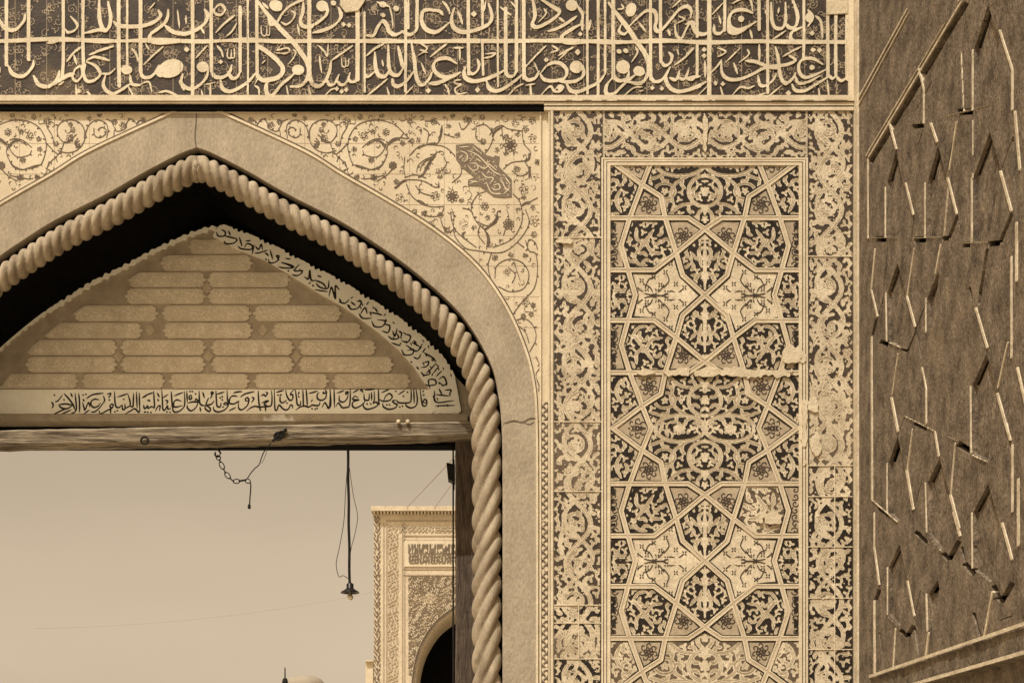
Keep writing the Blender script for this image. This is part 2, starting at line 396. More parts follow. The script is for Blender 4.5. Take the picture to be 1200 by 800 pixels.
for s_ in [[(0,48),(80,45),(160,70),(215,120),(245,150)], [(0,190),(60,160),(100,190),(120,230),(90,300),(40,330),(0,333)], [(110,220),(130,170),(170,148),(240,152)], [(150,165),(190,150),(210,125)],
           [(250,250),(310,195),(400,190),(470,210),(540,290),(550,360),(500,410)], [(290,350),(300,310),(340,275),(400,250),(370,245)], [(310,340),(330,295),(380,268)], [(220,380),(280,365),(345,383)],
           [(160,440),(200,410),(220,395),(300,395),(350,410),(390,435),(425,437)], [(230,420),(255,480),(290,515),(330,540),(390,553),(450,550)], [(285,430),(320,470),(390,490)],
           [(700,460),(645,485),(612,550),(620,600),(650,650),(690,690),(705,740),(700,800)], [(490,580),(497,640),(520,690),(560,730),(640,790)], [(850,470),(895,520),(910,590),(905,650),(870,720),(820,760),(740,790)],
           [(640,80),(690,70),(725,100),(740,140),(720,200),(690,240)], [(720,130),(745,95),(790,75),(830,95),(910,108)], [(790,80),(795,140),(800,160)], [(910,110),(920,180),(960,235),(930,280),(850,292),(800,330)], [(925,285),(950,330),(965,385)], [(850,340),(890,370),(935,360),(960,320)],
           [(910,545),(950,525),(1000,500)], [(440,75),(430,110),(432,140),(410,180),(370,180),(300,210)], [(450,125),(480,135),(515,145)], [(425,70),(400,50),(340,50)], [(640,90),(640,150),(680,180)],
           [(520,680),(480,700),(450,680),(430,620)], [(650,640),(690,660),(720,660),(755,620),(765,580),(785,585)], [(690,680),(730,660)], [(820,570),(830,620),(800,720)], [(940,790),(950,745),(985,760),(1000,800)], [(560,560),(600,570),(620,590)],
           [(540,60),(560,100),(600,60)], [(350,180),(360,120),(330,90)], [(60,400),(110,370),(150,330)], [(220,260),(215,330),(225,380)], [(450,260),(465,300),(440,340)], [(330,600),(380,610),(430,600),(450,560)], [(880,760),(920,790)]]: VINES.append((z5(s_), 1.15))
for s_ in [[(580,75),(580,130),(610,170),(650,180),(720,185),(770,150),(800,100),(790,60)], [(790,150),(800,180),(820,190),(825,240),(815,290),(780,330),(750,370)], [(700,260),(705,225),(740,205),(780,215),(800,250),(785,290),(745,300),(710,285)],
           [(690,185),(680,230),(700,290),(740,350)], [(755,385),(790,380),(815,405),(820,440),(800,480)], [(770,400),(790,420),(800,450)], [(820,490),(832,520),(820,545),(830,580),(822,610)], [(660,100),(650,130),(670,160)], [(740,230),(760,250),(750,275)]]: VINES.append((z6(s_), 1.15))
FLOW = [z5([p])[0]+(r,) for p, r in [((870,60),3.2),((970,150),3.4),((920,450),4),((985,635),4.6),((565,655),4.2),((690,550),3.4),((400,490),3.8),((190,500),3.6),((450,340),3),((110,115),3),((380,655),3),((970,45),3),((390,50),3),((335,590),2.6),((470,690),2.6),((885,570),2.6),((930,95),2.8),((580,40),2.6),((250,50),2.4),((600,45),2.4),((430,600),2.4),((680,170),2.6),((35,380),2.6),((1000,290),2.4),((880,330),2.8),((530,130),2.4),((980,715),2.6),((300,160),2.2)]]
FLOW += [z7([p])[0]+(r,) for p, r in [((830,110),3.2),((360,130),2.6),((230,100),2.4),((690,215),3.2),((940,200),3.2),((985,350),2.4),((1010,465),2.6),((410,110),2.4),((310,175),2.4),((895,455),2.2),((505,65),2),((590,305),2),((915,80),2.2),((640,260),2.2)]]
FLOW += [z6([p])[0]+(r,) for p, r in [((790,330),3.4),((735,245),3),((700,200),2.6),((760,430),2.2),((812,340),2.2)]]
BIGF = [z5([(830,655)])[0]+(6.2,), z5([(840,190)])[0]+(7.5,), z5([(500,490)])[0]+(7,), z5([(150,310)])[0]+(4.4,)]
def flower_lines(cx, cy, r, n=6, rot=None):
    rot = random.random() if rot is None else rot; out = []
    for k in range(n):
        a = rot+k*2*math.pi/n; b = math.pi/n
        out.append([(cx+.25*r*math.cos(a), cy+.25*r*math.sin(a)), (cx+.8*r*math.cos(a-b*.7), cy+.8*r*math.sin(a-b*.7)), (cx+r*1.05*math.cos(a), cy+r*1.05*math.sin(a)), (cx+.8*r*math.cos(a+b*.7), cy+.8*r*math.sin(a+b*.7)), (cx+.25*r*math.cos(a), cy+.25*r*math.sin(a))])
    return out
plaque = z5([(520,190),(620,182),(665,215),(700,250),(742,262),(750,252),(778,258),(772,312),(800,345),(848,392),(850,495),(800,500),(745,495),(660,432),(592,430),(592,395),(630,380),(560,325),(522,275)])
def spandrel(mirror):
    wp = (lambda x, y: (2*AX-x, y)) if mirror else None
    poly = [(2*AX-x, y) for x, y in spR] if mirror else spR
    mb = MB(); mb.prism(poly, YB, .088, Yp=0); sp = mb.build('spandrel_panel', M['cream'], GW)
    ly = Layer(232, 128, 634, 500, .5)
    for pts, w in VINES:
        ly.stroke(pts, w*.92, taper=False)
        P = cr(pts, 4)                                     # small leaves and buds along the stem
        for i in range(3, len(P)-1, 5):
            t = P[i]-P[i-1]; t = t/(np.linalg.norm(t)+1e-6); s_ = random.choice((-1, 1)); nrm = np.array((-t[1], t[0]))*s_
            a = P[i]+nrm*random.uniform(1.6, 3.2)+t*1.4
            ly.stroke([tuple(P[i]), tuple(a)], random.uniform(.9, 1.9))
    for cx, cy, r in FLOW:
        for f in flower_lines(cx, cy, r*1.4, random.choice((5, 6))): ly.stroke(f, .52, taper=False)
    for cx, cy, r in BIGF:
        for f in flower_lines(cx, cy, r, 8)+flower_lines(cx, cy, r*.55, 6): ly.stroke(f, .9, taper=False)
    OUTR = [(AX+p[0], p[1]) for p in OUT]
    rnd = random.Random(3); SDP = np.minimum(sdpoly(spR, *ly.grid()), -sdpoly(plaque, *ly.grid()))
    for k in range(2600):                                  # tiny curls between the stems
        x = rnd.uniform(262, 630); y = rnd.uniform(133, 470)
        i, j = int((x-232)/.5), int((y-128)/.5)
        if j >= SDP.shape[0] or i >= SDP.shape[1] or SDP[j, i] < 6.5: continue
        if ly.F[max(0, j-4):j+5, max(0, i-4):i+5].max() > -.5: continue
        q = rnd.random(); a_ = rnd.random()*6.3
        if q < .5:
            l_ = rnd.uniform(5, 10); b_ = a_+rnd.choice((-1, 1))*.9
            ly.stroke([(x, y), (x+l_*.5*math.cos(a_), y+l_*.5*math.sin(a_)), (x+l_*.8*math.cos(b_), y+l_*.8*math.sin(b_)), (x+l_*.75*math.cos(b_+.5), y+l_*.75*math.sin(b_+.5))], .62, taper=False)
        elif q < .72:
            for f in flower_lines(x, y, 3.1, 5): ly.stroke(f, .48, taper=False)
        else: ly.stroke(spiral(x, y, rnd.uniform(2.4, 3.6), rnd.uniform(.6, 1), a_, rnd.choice((-1, 1)), 8), .6, taper=False)
    for st in ([(300,380),(330,360),(360,300),(400,255)],[(120,190),(150,165),(190,150)],[(735,140),(750,110),(790,85)],[(925,285),(950,270),(950,240)],[(950,320),(955,350),(950,385)],[(690,690),(720,665),(755,640),(765,590)],[(700,700),(715,740),(708,790)],[(420,170),(432,130),(440,90)],[(230,395),(200,410),(165,445)],[(570,740),(560,715),(575,700)],[(910,545),(930,530),(960,525)],[(290,515),(320,525),(345,545)],[(100,200),(85,175),(60,162)]):
        ly.stroke(z5(st), 2.6)
    G = ly.grid(); sd = sdpoly(plaque, *G); ly.F = np.where(sd > -.6, -9, ly.F)
    ly.F = np.minimum(ly.F, sdpoly(spR, *G)-4.2)
    ly.F = np.where(ly.F > -1, ly.F+.05*waves(*G, 5, 18, 94)-.05*np.maximum(0, waves(*G, 34, 14, 95)), ly.F)
    jl = Layer(232, 128, 634, 500, .5); jl.F = np.minimum(np.maximum(.2-np.abs(np.mod(G[0]-8, 41)-20.5), .2-np.abs(np.mod(G[1]-4, 36)-18)), sdpoly(spR, *G)-4.2)
    jl.mesh(YB-.0008, .0006, None, Yp=0, warp=wp).build('tile_joint', M['vein'], sp)
    ly.mesh(YB-.002, .0015, None, Yp=0, warp=wp).build('scroll_vine', M['line'], sp)
    # edge mouldings along the arch and the frame
    f2 = Layer(228, 112, 640, 830, .5); o_ = [(AX+p[0], p[1]) for p in OUT]
    f2.stroke([(x+.6, y-1.2) for x, y in o_], 2.6, taper=False, smooth=False)
    f2.mesh(YB-.012, .012, None, Yp=0, warp=wp).build('edge_fillet', M['fillet'], sp)
    f3 = Layer(228, 112, 640, 830, .5); f3.stroke([(x+2.2, y-4.0) for x, y in o_], 1.3, taper=False, smooth=False)
    f3.F = np.where(f3.grid()[0] > 634, -9, f3.F)
    f3.mesh(YB-.0022, .002, None, Yp=0, warp=wp).build('edge_line', M['line'], sp)
    # dark plaque with pale script
    pl = Layer(530, 164, 604, 234, .5); pl.F = sdpoly(plaque, *pl.grid())
    pq = pl.mesh(YB-.003, .003, None, Yp=0, warp=wp).build('plaque', M['plaque'], sp)
    lt = Layer(530, 164, 604, 234, .4)
    for s_ in [[(590,225),(640,245),(690,290),(740,345),(790,370)], [(545,225),(580,240),(590,270),(570,290)], [(600,300),(640,300),(650,330),(620,340),(590,310)], [(650,310),(690,330),(720,300)], [(670,350),(700,380),(740,385),(720,420)],
               [(740,430),(770,420),(780,445),(750,455),(730,440)], [(790,400),(810,440),(835,460)], [(700,410),(730,470),(790,480)], [(560,250),(540,270)], [(620,200),(660,235)], [(540,205),(600,200)], [(700,290),(760,340)], [(640,270),(670,290)], [(600,400),(650,410)], [(600,420),(640,400)], [(800,480),(840,440)], [(810,380),(840,420)]]:
        lt.stroke(z5(s_), 1.25)
    rp = random.Random(12); SDQ = sdpoly(plaque, *lt.grid())
    for k in range(420):
        x, y = rp.uniform(532, 602), rp.uniform(166, 232); i, j = int((x-530)/.4), int((y-164)/.4)
        if SDQ[j, i] < 2.2 or lt.F[j, i] > -1.5: continue
        lt.stroke(spiral(x, y, rp.uniform(1.2, 2.4), .7, rp.random()*6.3, rp.choice((-1, 1)), 7), .55, taper=False)
    lt.mesh(YB-.0045, .0015, None, Yp=0, warp=wp).build('lettering', M['fillet'], pq)
    return sp
st_r = random.getstate()
spandrel(False); random.setstate(st_r); spandrel(True)

# ---- lace strip between arch and panel
def lace(mirror):
    fx = (lambda x: 2*AX-x) if mirror else (lambda x: x)
    def bar(mb, x0, x1, y0, y1, Y0, Y1):
        a, b = sorted((fx(x0), fx(x1))); mb.pbox(a, y0, b, y1, Y0, Y1, Yp=0)
    mb = MB(); bar(mb, 632.4, 634.4, 130, 1268, YB-.012, .08); bar(mb, 642.6, 644.2, 130, 1268, -.006, .08); bar(mb, 645, 648, 130, 1268, -.009, .08)
    o = mb.build('lace_border', M['fillet'], GW)
    mb = MB(); bar(mb, 634.4, 642.6, 470, 1268, YB-.004, .08); bk = mb.build('lace_ground', M['inlay_pale'], o)
    ly = Layer(634.4, 470, 642.8, 830, .4); X, Yy = ly.grid(); u = (X-638.5); per = 9.5
    v = np.mod(Yy, per)-per/2; v2 = np.mod(Yy+per/2, per)-per/2
    F = np.maximum(1.7-np.hypot(u+1.9, v*.8), 1.7-np.hypot(u-1.9, v2*.8)); F = np.maximum(F, .5-np.abs(u-2.6*np.sin(Yy*2*math.pi/per)))
    F = np.maximum(F, .8-np.abs(np.mod(Yy, 58)-29)); ly.F = np.where((X < 634.6) | (X > 642.4), -9, F)
    ly.mesh(YB-.006, .002, None, Yp=0, warp=(lambda x, y: (2*AX-x, y)) if mirror else None).build('lace_scroll', M['cream'], o)
lace(False); lace(True)

# ---- calligraphy frieze
FR = MB(); FR.pbox(LEFT, -330, 1000, 113.5, -.002, .089, Yp=0)
fr = FR.build('calligraphy_frieze', M['frieze_ground'], GW)
STROKES = {
1: (55, 6.4, """26:125 -140,126 300,125 470,118 580;26:275 -140,272 300,278 520;30:540 -140,541 400,545 650;18:605 -140,604 300,606 490;30:705 -140,704 300,705 545
34:395 -20,395 120,412 205,440 235,470 205,480 130,460 20;28:285 255,350 240,400 230,440 240;22:180 130,230 190,215 230,165 250,140 225;34:505 170,540 198,640 206,740 196,815 166,855 125,838 85
34:912 80,908 130,885 180,830 225,782 262,775 300,812 322,900 326,1030 318;32:890 200,930 235,980 255,1050 257;14:980 80,988 140,997 215;20:765 82,812 28;22:320 418,400 385,505 352;22:300 460,350 435,400 440,470 460
26:300 470,365 500,402 560,362 605,305 615,278 560,292 490;22:200 560,198 595,230 614,268 565,258 505,218 522,198 560;40:50 640,100 605,160 572,205 560;22:90 645,130 618;20:415 558,470 558,515 520;30:440 575,425 640,450 688,500 708,560 680,645 622
24:625 570,640 635,700 645;18:638 368,670 410,687 465;30:705 535,720 580,770 586,815 550,842 495;22:728 492,800 420,875 356;16:742 335,768 380;14:700 640,765 620,790 695;24:1020 560,1008 620,1030 682;16:220 640,225 740;14:610 650,660 745;26:150 470,205 400,265 355;20:205 420,225 490
18:840 700,900 690,980 720;16:300 690,330 720;26:0 330,80 318""", "600 530 42 34 0;930 520 98 66 -.3;240 690 20 14 0;850 560 30 24 .4"),
2: (205, 6.4, """28:135 -140,134 120,136 290;28:136 330,135 540,134 722;28:275 -140,274 250,276 540;26:490 60,491 300,491 540;18:548 -20,549 400,547 722;26:615 -140,616 250,618 560;32:1010 -140,1009 300,1010 600
34:-10 256,80 260,160 232,225 182,246 122,225 78;14:25 90,28 150,37 218;14:84 125,86 190;22:290 75,308 112,350 116,377 80,350 42,312 58,295 100;24:308 252,370 185,450 122;20:388 278,430 240,465 182
11:648 200,654 266,686 269,691 196;11:686 268,710 266,713 194;37:622 15,700 120,800 232,880 312,940 392,990 470,1006 540,985 610,940 650,868 656;26:700 135,718 190,762 180,800 120,850 62,920 22,968 8;16:872 92,902 108,880 160,835 190,797 172
32:965 25,960 100,942 160,962 202,1030 212;22:158 442,200 395,244 348;30:252 515,240 580,200 632,140 670,82 662,45 620,62 568;30:276 535,300 580,360 586,410 550,428 495;30:400 545,430 592,470 582,492 540;19:318 350,350 390,364 436
12:400 372,395 430,420 441,426 380;12:420 440,446 436,448 370;32:344 608,360 670,412 692,480 667,560 610,612 548;14:232 640,304 624;17:266 638,269 742;16:200 680,213 742;35:620 350,700 400,780 470,812 530,782 582,720 602,660 606,622 578
14:758 402,830 407,862 386,840 366,770 381,802 342;15:890 378,907 400,890 442,848 492;35:905 550,860 590,800 640,750 702,715 728,690 702,688 640,712 606;16:600 648,630 672,632 722;13:838 650,852 722;14:1008 668,1018 722;13:680 458,652 484;18:200 215,222 262;20:660 30,700 70
16:500 140,500 60;12:640 560,600 640;16:920 190,935 270""", "210 508 44 40 0;925 530 46 38 0;90 378 19 19 .78;345 470 17 17 .78;760 50 52 40 .3"),
3: (355, 6.4, """34:410 90,411 350,410 600;18:462 100,463 400,464 692;24:770 -140,771 300,770 690;16:792 -140,792 220;28:855 -140,856 60,855 205;30:185 45,180 112,130 162,60 202,-5 206;32:270 65,286 130,240 192,160 232,78 252
33:478 272,530 272,560 212,600 165,632 200,645 240,692 267,755 240;30:740 240,800 267,850 232,856 165;14:650 55,668 130,676 214;20:555 22,645 55;16:125 428,132 490,142 555;14:118 348,160 390,185 424,190 338;24:218 458,300 400,374 348
33:54 555,70 630,120 652,170 612,200 540,212 466;26:180 598,200 642,240 630,272 565;26:250 610,290 642,330 620,354 552;24:338 598,370 622,424 600;11:290 440,296 500,320 503,321 440;11:320 502,340 497,346 443;15:162 728,210 680,262 664;16:40 648,62 724
24:478 424,540 370,604 338;33:540 400,546 510,572 572,620 576,652 525;31:640 345,645 500,670 562,720 566,752 515;30:715 355,736 450,752 520;15:594 458,604 504;22:468 560,490 582,545 538;22:488 718,560 660,634 598;16:630 658,648 724
31:670 598,682 642,720 652,780 610,834 535;33:815 335,836 450,846 560,872 632,912 636,950 590,968 548;15:888 478,922 564;14:878 330,932 372,862 424;17:758 724,832 648;18:880 380,935 400""", "145 52 44 40 0;305 190 17 17 .78;345 196 17 17 .78;255 672 16 16 .78;290 692 16 16 .78;325 680 16 16 .78;940 685 19 19 .78;600 120 20 15 .5;230 30 22 18 .3;600 40 26 22 0;700 70 22 20 0"),
4: (505, 6.4, """27:280 -140,281 300,284 560;22:385 -140,386 200;20:386 310,387 420,392 565;16:500 -140,501 350,503 655;29:560 70,561 350,562 560;27:640 -140,641 300,640 540;29:695 -140,696 300,698 590;34:20 80,-30 80,-60 95,-70 160,-40 222,20 248,70 232,138 176
24:-10 84,60 88,90 118;19:88 18,124 60,142 112;20:204 92,220 135,237 188;35:176 68,155 140,170 210,230 246,300 241,380 216,440 180,457 120,434 38;33:815 -5,900 50,962 92,930 140,850 190,792 211,760 190,780 130,772 50,760 -10;16:848 72,862 110,806 174
26:878 242,960 215,1030 178;20:960 140,1000 170;31:220 548,140 580,80 580,30 540,20 490,60 450,130 445,192 482;35:222 548,140 590,60 626,-15 632;22:-5 434,60 380,124 332;18:168 365,242 365;18:215 358,217 462;26:282 535,310 560,345 540,362 490,348 452
34:258 510,248 550,262 592,320 616,400 602,480 572,560 528;16:390 442,450 432,482 406,408 410;28:560 540,580 577,622 572,641 530;33:418 618,440 670,490 688,550 667,620 620,695 558;29:700 580,730 606,782 590,812 538
29:818 560,880 490,960 478,1017 530,1000 592,920 612,850 602,818 560;21:722 494,790 420,864 348;13:800 540,778 478;16:898 402,952 380,908 348;18:958 452,1030 388;18:108 638,125 670,137 714;16:222 604,185 610,180 630,226 640,182 670,200 710,274 699;17:578 724,640 660,694 634
22:746 640,751 732;14:712 646,782 634;18:818 728,870 670,900 655,926 690,970 690,992 660,960 648,924 686;14:520 60,570 100,600 120;12:600 20,640 70;16:410 20,400 90""", "322 112 21 21 .78;865 455 18 18 .78;350 680 19 19 .78;700 500 20 14 0"),
5: (655, 6.4, """20:213 -140,212 300,214 705;22:293 -140,294 300,293 742;20:345 -140,346 300,346 545;28:405 -140,406 300,407 590;25:685 -140,686 300,688 600;25:760 -140,761 250,763 470;28:140 55,175 110,172 180,176 235;31:-10 218,60 180,134 128;37:155 192,80 235,25 276,32 314,90 325,210 325
24:238 158,224 232;37:372 28,440 120,520 222,590 330,640 400,666 462,670 540,640 610,590 632,518 620;14:468 38,482 70,438 76;24:468 190,450 240,490 262,522 220,468 178;32:518 212,580 150,650 90,712 90,732 150,720 212,742 242,780 220,840 150,900 80,960 55,992 90,984 142
19:602 178,652 248;21:818 228,832 274;23:868 188,880 270,920 292,950 230,990 170,1030 192;14:888 180,942 150,898 128;18:848 64,924 -4;32:180 500,182 570,130 612,60 622,-10 610;20:-5 424,50 390,108 362;32:58 638,90 686,150 692,220 662,300 620,348 556
30:525 540,510 592,460 612,420 592,406 555;19:572 358,588 400,543 474;33:580 560,540 592,480 642,420 702,370 717,350 690,360 640,394 596;15:478 732,560 665,624 658;29:690 578,712 617,760 612,800 570,834 506;26:764 458,790 497,830 482,847 430,824 398;22:862 498,940 440,1010 370
15:884 372,897 418;31:812 538,800 600,830 662,890 692,960 682,1060 655;26:830 590,880 602,907 532;26:890 590,940 597,972 532;26:960 590,1060 578;14:600 690,632 684;14:120 690,140 740""", "95 46 44 42 0;540 80 38 52 .3;130 508 48 46 0;160 262 17 17 .78;140 398 21 21 .78;450 392 20 16 .4;500 387 20 16 .4;480 508 52 50 0;600 540 44 36 .3;700 665 16 14 .78;770 670 16 14 .78;10 665 22 22 0"),
6: (805, 6.0, """22:70 -140,71 262;22:70 325,71 440,70 545;32:155 -140,156 300,155 702;22:265 -140,265 100,262 220;24:505 -140,506 212;20:507 320,508 432;22:565 -140,566 300,567 655;20:820 -140,821 250,818 425;24:988 110,989 350,990 540;24:1045 110,1044 350,1046 540;28:1125 100,1124 350,1126 560
30:-10 178,30 165,60 230,110 247,158 232;15:172 112,254 26;15:224 118,237 174;24:190 178,192 230,230 242,266 205;29:460 98,400 75,330 85,296 130,302 190,350 216,420 196,486 158;28:288 170,298 228,350 238,420 205;16:318 32,380 0,440 0,462 84;17:443 218,457 274
27:590 25,596 150,622 202,670 202,692 150,691 25;28:690 170,722 202,762 190,777 120,748 16;19:602 283,694 222;29:805 198,745 225,726 265,752 296,860 300;24:850 78,882 130,848 194;19:902 118,940 160,952 274;25:-10 642,60 615,134 582;17:-5 384,48 342;22:125 438,128 545
14:58 694,142 612;24:-5 560,40 562,76 526;27:240 428,246 520,292 562,370 562,450 532,540 485,620 470,700 460,762 430,718 398;26:412 434,480 440,560 470,644 490;17:272 444,374 342;15:424 353,432 390,356 454;13:213 343,272 370,208 412;17:328 448,354 524;22:162 522,212 470,242 428
14:234 618,258 694;17:302 694,370 620,430 625,474 608;27:620 336,641 420,656 540,692 592,740 560,764 516;24:498 538,512 600,552 607,602 570,628 526;17:672 404,740 365,804 333;25:952 457,890 420,820 420,785 460,792 520,832 550,902 530,980 492;22:758 538,782 590,850 582,934 538
27:738 600,762 640,830 642,902 600,990 548;24:988 528,1020 557,1046 540;24:1045 540,1082 572,1128 548;16:924 628,932 684;16:984 568,997 694;17:558 694,664 608;14:478 684,554 658;18:640 100,645 60;16:740 30,750 -30""", "380 140 21 21 0;860 130 30 34 0;880 240 18 18 .78;120 355 16 16 .78;120 398 16 16 .78;200 590 16 16 .78;250 595 16 16 .78;878 480 18 18 0;885 358 17 17 .78;930 360 17 17 .78;712 660 19 19 .78;560 90 16 16 0"),
}
lt = Layer(LEFT, -72, 1000, 114, .55)
def add_strokes(lay, sgn_mirror=None):
    for k, (ox, s_, st, bl) in STROKES.items():
        for item in st.replace('\n', ';').split(';'):
            w, pts = item.split(':'); P = [tuple(float(v) for v in q.split()) for q in pts.split(',')]
            P = [(ox+a/s_, b/s_) for a, b in P]
            straight = abs(P[0][0]-P[-1][0]) < 3 and abs(P[0][1]-P[-1][1]) > 25
            lay.stroke(P, float(w)/s_*.95, taper=not straight, nib=None if straight else -.85)
        for item in bl.split(';'):
            v = [float(q) for q in item.split()]
            if abs(v[4]-.78) < .01:                        # rhombic dots
                cx, cy, r = ox+v[0]/s_, v[1]/s_, v[2]/s_*1.15
                w = lay.win(cx-4, cy-4, cx+4, cy+4)
                if w:
                    i0, i1, j0, j1 = w; X = lay.xs[None, i0:i1]; Yy = lay.ys[j0:j1, None]; S = lay.F[j0:j1, i0:i1]
                    np.maximum(S, (r-np.abs(X-cx)-np.abs(Yy-cy))*.7, out=S)
            else: lay.ellipse(ox+v[0]/s_, v[1]/s_, v[2]/s_, v[3]/s_, v[4])
add_strokes(lt)
# the text runs on to the left, out of the picture
for x in (-150, -122, -96, -60, -22, 8, 34): lt.stroke([(x, -72), (x, random.uniform(70, 104))], 4.2, taper=False)
for x, y in ((-160, 80), (-118, 92), (-70, 84), (-30, 96), (10, 88), (40, 100), (-140, 30), (-60, 28), (0, 34)):
    lt.stroke([(x, y-10), (x+6, y), (x+18, y+2), (x+28, y-8), (x+30, y-16)], 4.8, nib=-.85)
X, Yy = lt.grid(); lt.F = np.maximum(lt.F, 2.4+.25*waves(X, Yy*0, 40, 12, 90)-np.abs(Yy-(48.8+(X-300)*.0018+.5*waves(X, Yy*0, 90, 10, 91)))); lt.F = lt.F+.06*waves(X, Yy, 6, 20, 92)+.09*np.minimum(0, waves(X, Yy, 22, 14, 93))
lt.F = np.minimum(lt.F, np.minimum(np.abs(np.mod(X+3*np.sin(Yy*.02), 39.0)-19.5)-.2, np.abs(np.mod(Yy-6, 37.0)-18.5)-.18))
lt.mesh(-.0075, .0065, None, Yp=0).build('lettering', M['letter'], fr)
td = Layer(LEFT, -72, 1000, 114, .5); rr = random.Random(5)
for k in range(1150):
    x, y = rr.uniform(-60, 1000), rr.uniform(-20, 113); r = rr.uniform(2.2, 6.5)
    td.stroke(spiral(x, y, r, rr.uniform(.7, 1.5), rr.random()*6.3, rr.choice((-1, 1)), 12), .8, taper=False, smooth=False)
    for q in range(2):
        a = rr.random()*6.3; td.ellipse(x+r*math.cos(a), y+r*math.sin(a), 1.4, .8, a)
X, Yy = td.grid(); td.F = np.maximum(td.F, .38-np.abs(np.mod(X, 37.0)-18)+.0*Yy)
td.mesh(-.0036, .0015, None, Yp=0).build('tendril_scroll', M['tendril'], fr)
mb = MB(); mb.prism([(968,-40),(993,-40),(993,17),(968,18.5)], -.012, .0, Yp=0); mb.prism([(398,-20),(424,-20),(428,2),(420,14),(405,16),(399,8)], -.0125, .0, Yp=0)
mb.build('plaster_patch', M['patch'], fr)
mb = MB(); mb.pbox(LEFT, 113.6, 1000, 120.2, -.020, .085, Yp=0); mb.pbox(LEFT, 120.9, 637.5, 122.6, -.014, .085, Yp=0); mb.pbox(637.5, 121.2, 1000, 124.6, -.012, .085, Yp=0); mb.pbox(993.5, -330, 999.8, 113.4, -.016, .08, Yp=0); mb.pbox(LEFT, -84, 993, -74, -.018, .085, Yp=0)
mb.build('frame_moulding', M['fillet'], fr)
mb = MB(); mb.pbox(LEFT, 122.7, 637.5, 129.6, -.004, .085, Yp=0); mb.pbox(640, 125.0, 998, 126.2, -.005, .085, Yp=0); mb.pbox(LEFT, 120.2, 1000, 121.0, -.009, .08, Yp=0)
mb.build('groove_shade_strip', M['dark'], fr, label='near-black strip painted as the shadow line under the inscription')  # solid strip, the shadow under the band is put into its colour
mb = MB(); mb.pbox(637.6, 126.3, 1000, 130.2, -.010, .085, Yp=0); mb.pbox(LEFT, 129.7, 637.4, 131.4, YB-.008, .085, Yp=0); mb.build('lower_fillet', M['fillet'], fr)
dg = Layer(640, 112, 992, 124, .5); X, Yy = dg.grid(); dg.F = np.where((np.abs(Yy-119.9) < .55) & (waves(X, Yy*0, 26, 12, 4) > .1), .3, -1); dg.mesh(-.0213, .001, None, Yp=0).build('worn_edge', M['line'], fr)

# ---- arabesque borders
def rosette(L, cx, cy, r, n, rot):
    for k in range(n):
        a = rot+k*2*math.pi/n; L.ellipse(cx+.62*r*math.cos(a), cy+.62*r*math.sin(a), .48*r, .36*r, a)
    L.ellipse(cx, cy, .45*r, .45*r)
def fill_leaves(L, rb, gap, r, tries, ok=None):
    for k in range(tries):
        x, y = rb.uniform(L.xs[0], L.xs[-1]), rb.uniform(L.ys[0], L.ys[-1]); i, j = int((x-L.x0)/L.st), int((y-L.y0)/L.st)
        if L.F[j, i] > -gap or (ok is not None and not ok(x, y)): continue
        rot = rb.random()*6.3
        if rb.random() < .55: rosette(L, x, y, r*1.25, 3, rot)
        else: L.stroke([(x-r*1.5*math.cos(rot), y-r*1.5*math.sin(rot)), (x+.5*r*math.sin(rot), y-.5*r*math.cos(rot)), (x+r*1.5*math.cos(rot+.5), y+r*1.5*math.sin(rot+.5))], r*1.35)
